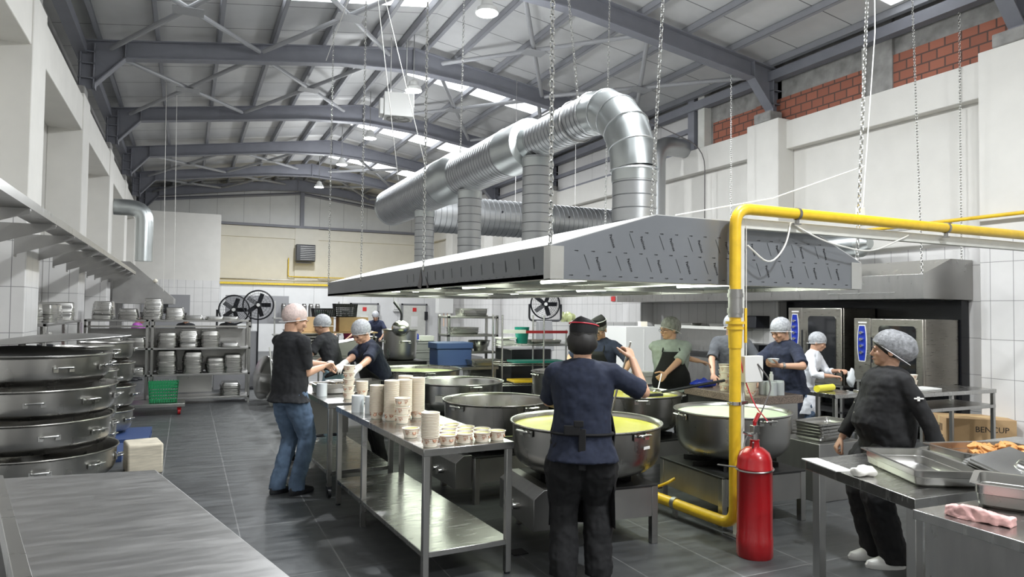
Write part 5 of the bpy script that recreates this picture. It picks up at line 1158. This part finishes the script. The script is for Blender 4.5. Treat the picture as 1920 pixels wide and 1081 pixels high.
    if coat: 
        eband(C,T(0,0,.50*s),[(0,.235*f*s,.185*s,.01),(.15*s,.225*f*s,.175*s,.01),(.35*s,.20*f*s,.16*s,.0),(.48*s,.17*f*s,.13*s,0)],20)
        eband(C,P,S([(-.12,.19*f+g,.14*f+g,0)]+r[1:]),20)
    else: eband(C,P,S(r2),20)
    for i,(Sh,E,W) in enumerate(arms):
        C.capsule(P@V(((-1,1)[i]*.07*s,0,.458*s)),Sh,.066*s,.068*s,12)
        if longsleeve:
            C.tube([Sh,Sh.lerp(E,.5),E,E.lerp(W,.45),E.lerp(W,.5 if longsleeve==2 else .93)],[x*s for x in (.072,.064,.060,.054,.053)],14)
            C.ell(Sh,.070*s,.070*s,.066*s,12,8)
        else:
            e=Sh.lerp(E,sleeve+.12); C.tube([Sh,Sh.lerp(E,.4),e,e+(E-Sh).normalized()*.004],[x*s*f**.3 for x in (.069,.067,.068,.062)],14); C.ell(Sh,.068*s,.068*s,.065*s,12,8)
    part('coat' if coat else 'shirt',C,shirt,t,voxel=max(.009,vox),relax=3,disp=.022,dscale=.09)
    if collar:
        cm=MB(); eband(cm,T(*(N0+up*.0))@HM.to_3x3().to_4x4().inverted().identity() if False else frame(up,(0,1,0),N0+up*.005),[(-.02*s,.075*s,.075*s,0),(.012*s,.066*s,.066*s,0),(.022*s,.062*s,.062*s,0),(.018*s,.056*s,.056*s,0)],18); part('collar',cm,shirt,t)
    Tm=MB(); eband(Tm,T(0,0,ph),S([(-.13,.15*f,.115*f,0),(-.06,.172*f,.130*f,0),(.02,.160*f,.118*f,0),(.07,.150*f,.108*f,0)]),18)
    for Hp,Kn,A in legs:
        Tm.tube([Hp+V((0,0,.02)),Hp.lerp(Kn,.4),Kn,Kn.lerp(A,.5),A+V((0,0,.0)),A+V((0,0,-.045*s))],[x*s for x in (.098*f,.092*f*tr,.070*tr,.064*tr,.062*tr,.064*tr)],14)
    part('trousers',Tm,trousers,t,voxel=max(.009,vox),relax=2,disp=.026,dscale=.08)
    for i,(Hp,Kn,A) in enumerate(legs):
        Sm=MB(); x,y=A.x,A.y
        Sm.loft([[V((x+math.cos(2*PI*q/14)*rx,y+.055+math.sin(2*PI*q/14)*ry+yo,z)) for q in range(14)] for z,rx,ry,yo in ((0,.045,.130,0),(.02,.050,.135,0),(.045,.046,.125,-.005),(.07,.040,.085,-.035),(.095,.036,.05,-.06))]); part('shoe',Sm,shoe,t)
    # face details
    for sx in (-1,1):
        e=MB(HM); e.ell((sx*.031,.0895,.083),.0095,.0055,.0038,10,6); part('eye',e,'eye_dark',t)
        b_=MB(HM); b_.tube([(sx*.014,.100,.106),(sx*.030,.102,.111),(sx*.050,.090,.104)],[.003,.0045,.002],6); part('eyebrow',b_,'hair_black' if hair!='hair_grey' else 'hair_grey',t)
    lp=MB(HM); lp.ell((0,.1005,.030),.021,.005,.006,10,5); part('mouth',lp,'lip',t)
    def cap(mat_,name,g_,c,sl,sc=(1,1,1),bulge=0,back=0,label=None,nz=0):
        cm=MB(HM)
        def fn(q):
            q=V((q.x,q.y,q.z)); 
            if back and q.y<0: u_=min(1,-q.y/.09); q.y*=1+back*u_; q.z-=back*.07*u_*(1 if q.z<.03 else .35)
            if nz: q*=1+nz*math.sin(q.x*170+q.y*140)*math.cos(q.z*150+q.x*50)
            zz=c-.122+sl*(q.y-.012); q.z=max(q.z,zz); return q
        cm.ell((0,-.012,.122),(.077+g_)*sc[0],(.097+g_)*sc[1],(.092+g_)*sc[2],28,20,fn); return part(name,cm,mat_,t,label=label,smooth=60)
    if hair and hair!='bald': cap(hair,'hair',.008,.065 if hairshape==0 else .045,.62 if hairshape==0 else .95,nz=.03 if cover!='net' else 0)
    if hairshape==1 and cover=='hat':
        hb=MB(HM); hb.ell((0,-.035,.075),.094,.082,.085,22,14,lambda q:q*(1+.05*math.sin(q.x*190)*math.sin(q.z*40))); part('hair',hb,hair,t,smooth=60)
    if cover=='net':
        cap(covermat,'hair_net',(.020 if female else .015) if hair!='bald' else .006,.072,.50 if not female else .85,bulge=0,back=.38 if female else .05,label='thin elastic hair net',nz=.02)
        hm=MB(HM); n=24; hm.tube([(math.cos(2*PI*k/n)*(.080+(.014 if hair!='bald' else .006)),-.012+math.sin(2*PI*k/n)*(.100+(.012 if hair!='bald' else .005)),.074+(.50 if not female else .85)*math.sin(2*PI*k/n)*.095) for k in range(n)],.0025,5,closed=True); part('net_hem',hm,'net_hem',t)
    elif cover=='hat':
        hm=MB(HM); hm.loft([[V((math.cos(2*PI*k/24)*rx,-.012+math.sin(2*PI*k/24)*ry,z+zs*math.sin(2*PI*k/24)+zp*abs(math.sin(2*PI*k/24))**3)) for k in range(24)] for z,rx,ry,zs,zp in ((.135,.084,.108,.02,0),(.18,.088,.114,.02,.0),(.205,.074,.116,.02,.004),(.220,.048,.116,.018,.008),(.226,.016,.108,.018,.010))])
        ht=part('cloth_cap',hm,'cloth_black_b',t,label='folded boat shaped cap')
        sm=MB(HM); sm.tube([(math.cos(2*PI*k/24)*.0895,-.012+math.sin(2*PI*k/24)*.1155,.185+.02*math.sin(2*PI*k/24)+.012*abs(math.sin(PI*k/24))) for k in range(24)],.004,5,closed=True); part('cap_stripe',sm,stripe,ht)
    if glasses:
        gm=MB(HM)
        for sx in (-1,1):
            gm.tube([(sx*.031+math.cos(2*PI*k/14)*.021,.107,.082+math.sin(2*PI*k/14)*.015) for k in range(14)],.0018,4,closed=True); gm.tube([(sx*.052,.105,.086),(sx*.080,.06,.088),(sx*.082,-.01,.09)],.0018,4)
        gm.tube([(-.01,.108,.085),(.01,.108,.085)],.0018,4); part('glasses',gm,'black_plastic',t)
    if apron:
        am=MB(); rows=[]
        for tt,hw in ((.40,.42),(.34,.50),(.24,.75),(.14,1.15),(.04,1.35),(-.06,1.4)):
            rr=[q for q in r]; a0=max([q for q in rr if q[0]<=tt],key=lambda q:q[0]); a1=min([q for q in rr if q[0]>=tt],key=lambda q:q[0]); u=0 if a1[0]==a0[0] else (tt-a0[0])/(a1[0]-a0[0])
            rx,ry,yo=[(a0[j]*(1-u)+a1[j]*u)*s+(.020 if j<3 else 0) for j in (1,2,3)]
            rows.append([P@V((math.sin(a_)*rx,math.cos(a_)*ry+yo,tt*s)) for a_ in [hw*(k/8-1) for k in range(17)]])
        last=rows[-1]; c0=sum(last,V())/len(last)
        for dz in (.12,.25,apron_len): rows.append([V((q.x*(1+dz*.15),q.y+dz*.02,q.z-dz)) for q in last])
        n=17; vs=[q for r_2 in rows for q in r_2]; fs=[(i*n+k,i*n+k+1,(i+1)*n+k+1,(i+1)*n+k) for i in range(len(rows)-1) for k in range(n-1)]
        am.add(vs,fs); ap=part('apron',am,apron,t,solid=.005)
        st=MB()
        for sx in (-1,1): st.tube([rows[0][0 if sx<0 else -1],P@V((sx*.085*s,.075*s,.46*s)),N0+V((sx*.062*s,-.01,.02)),N0+V((0,-.07*s,.035*s))],.008,5)
        wy=.04*s; st.tube([P@V((math.cos(2*PI*k/24)*(.160*f*s+.020),math.sin(2*PI*k/24)*(.115*f*s+.022+belly*.5),wy)) for k in range(24)],.010,5,closed=True)
        part('apron_strap',st,apron,t)
    return t,HM,P,arms,s
W2=lambda t_,loc,rz: None
def towards(loc,rz,w,h_=0):
    """world point -> person's own frame"""
    v=V((w[0]-loc[0],w[1]-loc[1],w[2])); c,s_=math.cos(-rz),math.sin(-rz); return (v.x*c-v.y*s_,v.x*s_+v.y*c,v.z)
# --- man in black polo and jeans
L_M=(.86,6.62,0); r_=R(-62)
person('man in a black polo shirt, jeans and hair net beside the caster table',L_M,r_,1.76,lean=.04,head=(R(-12),.32,0),fat=1.06,belly=.02,
  hands=(towards(L_M,r_,(1.22,6.92,1.14)),towards(L_M,r_,(1.17,6.72,1.13))),poles=((-.3,-1,-.9),(.3,-.9,-.9)),curl=(.8,.8),palms=((0,-1,.4),(0,-1,.4)),shirt='cloth_black',trousers='jeans',hair='bald',covermat='net_bald',feet=((-.085,-.04),(.085,.04)),vox=.006,sleeve=.7,tr=1.12,hem=-.10)
# --- grey haired man with gloves, bending
L_=(1.98,7.68,0); r_=R(100)
person('grey haired man in a navy shirt and pale gloves bending over the caster table',L_,r_,1.64,lean=.42,head=(R(18),.55,0),fat=1.12,belly=.03,
  hands=(towards(L_,r_,(1.52,7.02,1.03)),towards(L_,r_,(1.40,7.28,1.04))),poles=((-.9,-.3,-.8),(.9,-.3,-.8)),curl=(.7,.7),palms=((0,-.3,1),(0,-.3,1)),shirt='cloth_navy',trousers='cloth_black_b',hair='hair_grey',covermat='net_grey',gloves=('glove_white','glove_white'),vox=.0065,sleeve=.75,apron='cloth_black_b',apron_len=.35)
# --- man behind him
L_=(1.78,9.25,0); r_=R(48)
person('man in dark clothes and a hair net seen from behind, beyond the grey haired man',L_,r_,1.66,lean=.35,head=(R(10),.4,0),hands=((-.25,.42,.98),(.25,.4,.98)),poles=((-.9,-.3,-.8),(.9,-.3,-.8)),shirt='cloth_black',trousers='jeans_pale',hair='hair_black',covermat='net_grey',vox=.009)
# --- cook from behind
L_C=(2.27,3.80,0); r_=R(-28)
C_=person('cook seen from behind in navy shirt, black apron and cap with a red stripe',L_C,r_,1.66,lean=.06,twist=R(-8),head=(R(-14),.28,0),fat=1.14,
  hands=((-.10,.42,1.02),(.34,.22,1.36)),poles=((-.8,-.4,-.5),(.75,-.5,-1.2)),curl=(.9,1.5),palms=((0,0,1),(.6,-.6,.2)),shirt='cloth_navy',trousers='cloth_black_b',hair='hair_black',hairshape=1,cover='hat',stripe='red_cord',apron='cloth_black_b',vox=.0055,sleeve=.78,tr=1.5,hem=-.14,feet=((-.11,0),(.11,.03)),apron_len=.5,glasses=True)
t,HM,P,arms,s=C_
st=MB(); st.box(-.03,.015,-.165,-.155,.72,.97).box(-.12,-.02,-.17,-.155,.93,.99).box(-.06,.0,-.172,-.160,.98,1.02); part('apron_tie',st,'cloth_black_b',t,bevel=.006)
# --- man with white striped cap
L_=(4.50,7.05,0); r_=R(124)
person('man in navy shirt, glasses and white striped boat cap holding a white bowl',L_,r_,1.66,lean=.22,head=(R(0),.45,0),fat=1.05,hands=((-.36,.30,.97),(.33,.30,1.02)),poles=((-1,-.3,-.4),(1,-.3,-.4)),curl=(.9,.6),palms=((0,0,1),(.3,.3,-1)),shirt='cloth_navy_b',trousers='cloth_black_b',hair='hair_grey',cover='hat',apron='cloth_black_b',glasses=True,gloves=(None,'glove_white'),vox=.007,sleeve=.8)
# --- man in grey shirt, black apron
L_G=(5.02,6.45,0); r_=R(135)
G_=person('man in pale grey shirt, glasses and black apron ladling soup and reaching across the island',L_G,r_,1.66,lean=.10,twist=R(10),head=(R(-52),.08,0),fat=1.2,belly=.05,
  hands=(towards(L_G,r_,(4.66,6.14,.97)),towards(L_G,r_,(5.52,6.08,1.04))),poles=((-1,-.5,-.6),(1,-.2,-.3)),curl=(1.2,.5),palms=((-.6,.6,.3),(0,0,1)),shirt='cloth_grey',trousers='cloth_black_b',hair='hair_grey',cover='net',covermat='hair_grey',apron='cloth_black_b',glasses=True,vox=.0065,sleeve=.8,apron_len=.3) if True else None
t,HM,P,arms,s=G_
pm=MB(P@T(0,.190*s,.235*s)); pm.box(-.085,.085,.0,.006,-.012,.006).box(-.085,-.03,.0,.006,.006,.012); part('apron_print',pm,'gold_print',t,label='small golden print',smooth=0)
# --- man behind the yellow pipe
L_=(6.15,6.72,0); r_=R(140)
person('man in a dark grey shirt half hidden behind the yellow pipe',L_,r_,1.70,lean=.12,head=(R(10),.35,0),fat=1.05,hands=((-.28,.32,.93),(.22,.40,.95)),poles=((-1,-.3,-.6),(1,-.3,-.6)),shirt='cloth_darkgrey',trousers='cloth_black_b',hair='hair_grey',covermat='net_grey',vox=.008,sleeve=.75)
# --- man navy polo at the island
L_=(6.05,5.68,0); r_=R(82)
N_=person('man in navy polo shirt and hair net holding a clear bowl beside the island',L_,r_,1.68,lean=.20,head=(R(6),.42,0),fat=1.15,belly=.03,
  hands=(towards(L_,r_,(5.62,5.42,1.14)),towards(L_,r_,(5.55,5.80,1.08))),poles=((-1,-.5,-.7),(1,-.3,-.7)),curl=(.7,.6),palms=((-.5,.3,-1),(0,0,1)),shirt='cloth_navy',trousers='cloth_navy',hair='hair_black',covermat='net_grey',vox=.0065,sleeve=.75)
t,HM,P,arms,s=N_; Sh,E,Wr=arms[0]; d=(Wr-E).normalized(); part('wristwatch',MB().tube([Wr-d*.05,Wr-d*.025],.036,14),'steel_dull',t,label='dark metal wristwatch')
# --- woman in white coat
L_=(7.16,6.50,0); r_=R(-152)
person('woman in a white coat, green top, jeans and hair net working at the small table',L_,r_,1.50,lean=.3,head=(R(8),.35,0),fat=1.0,hands=((-.06,.40,.98),(.12,.36,.92)),poles=((-.8,-.6,-.7),(.8,-.6,-.7)),curl=(1.0,1.0),shirt='cloth_white',trousers='jeans',coat=True,longsleeve=2,hair='hair_grey',covermat='net_grey',vox=.007,collar=False,female=False)
# --- woman in black
L_B=(4.34,3.24,0); r_=R(64)
B_=person('woman in a black chef jacket, baggy trousers and hair net turned towards the pots',L_B,r_,1.60,lean=-.02,head=(R(-24),.0,0),fat=1.2,belly=.06,
  hands=((-.30,-.22,.74),(.26,.22,.74)),poles=((-1,-.6,.1),(.8,-1,0)),curl=(.5,1.1),shirt='cloth_black_b',trousers='cloth_black_b',shoe='white_plastic',longsleeve=1,hair='hair_black',hairshape=1,cover='net',covermat='net_dark',female=True,vox=.006,tr=1.6,hem=-.16,feet=((-.08,.0),(.08,.04)),grow=.012)
t,HM,P,arms,s=B_
for q in range(6): part('button',MB(P@T(.035,.0,0)).ell((0,(.158+(.045 if .05<.02+q*.075<.3 else .0))*1.12*s if q<4 else .152*s,(.02+q*.075)*s),.006,.004,.006,8,5),'steel_bright',t)
em=MB(T(*arms[0][0].lerp(arms[0][1],.45))@RZ(R(0))); em.box(-.075,-.068,-.03,.03,-.004,.004).box(-.075,-.068,-.005,.01,-.016,.012); part('sleeve_print',em,'paper',t,label='small white embroidery')
solo('metal_tin',MB().cyl((0,0,0),.032,.05,16),'bread_tan','small brown jar held low by the woman in black','jar',loc=(4.10,3.47,.62))
# --- far people
def far(lab,loc,rz,h,lean,sh,cov='net',cm_='net_grey',hr_='hair_black'): person(lab,loc,rz,h,lean=lean,head=(0,.5,0),hands=((-.2,.45,.9),(.2,.45,.9)),poles=((-1,-.3,-.6),(1,-.3,-.6)),shirt=sh,trousers='cloth_black_b',hair=hr_,cover=cov,covermat=cm_,vox=.014)
far('person in maroon bending over far away beyond the long bench',(4.15,19.6,0),R(140),1.66,.5,'cloth_maroon',None)
far('person in dark blue with a pale hair net bending near the cold room doors',(4.95,19.8,0),R(160),1.72,.5,'cloth_navy_b')
far('person in purple far behind the long pan rack',(-1.1,18.0,0),R(-100),1.60,.25,'cloth_purple',None)
far('person in dark clothes far behind the middle of the pan rack',(.0,18.5,0),R(170),1.58,.15,'cloth_black',None)
far('person in dark purple clothes far behind the right part of the pan rack',(.95,18.6,0),R(170),1.58,.15,'cloth_black_b',None)
# --- things in hands
solo('white_bowl',MB().lathe([(0,0),(.045,0),(.065,.045),(.068,.05),(.06,.045),(.04,.006),(0,.006)],20),'cup_paper','white bowl held by the man in the white striped cap','bowl',loc=(4.33,6.64,.94))
solo('clear_bowl',MB().lathe([(0,0),(.04,0),(.058,.04),(.06,.044),(.052,.04),(.036,.006),(0,.006)],20),'lid_plastic','clear bowl held by the man in the navy polo shirt','bowl',loc=(5.56,5.45,1.17))
solo('soup_ladle',MB().tube([(4.64,6.12,1.02),(4.54,6.05,.86)],.006,8).ell((4.51,6.03,.845),.05,.05,.03,14,8),'steel_bright','steel ladle dipped in the second yellow soup pot','ladle')
h=V(C_[3][1][2]); c,s_=math.cos(R(-28)),math.sin(R(-28)); hx,hy_=L_C[0]+h.x*c-h.y*s_,L_C[1]+h.x*s_+h.y*c
solo('soup_ladle',MB().tube([(hx+.05,hy_+.10,h.z+.12),(hx-.02,hy_+.28,.88)],.007,8),'steel_bright','long steel ladle handle held up by the cook with the red striped cap','ladle')
solo('white_food',MB().ell((0,0,0),.035,.05,.02,12,7),'paper','small white lid held by the man in jeans','lid',loc=(1.27,6.86,1.16))
solo('plastic_bag',MB().ell((0,0,.10),.055,.04,.11,14,9,lambda q:q*(1+.2*math.sin(q.z*60+q.x*80))),'lid_plastic','small clear plastic bag filled by the woman in the white coat','bag',loc=(7.42,6.02,.802),smooth=70)
solo('white_sheet',MB().box(-.12,.12,-.09,.09,0,.09).box(-.14,.10,-.10,.08,.09,.14),'paper','white boxes on the counter edge between the two men by the second yellow pot','box',loc=(5.06,7.02,.82))
t=thing('side_table','small steel table behind the second yellow soup pot','table',(5.06,7.0,0)); part('worktop',MB().box(-.18,.18,-.12,.12,.79,.82),'steel',t)
for sx in (-.15,.15): part('leg',MB().box(sx-.015,sx+.015,-.015,.015,0,.79),'steel',t)
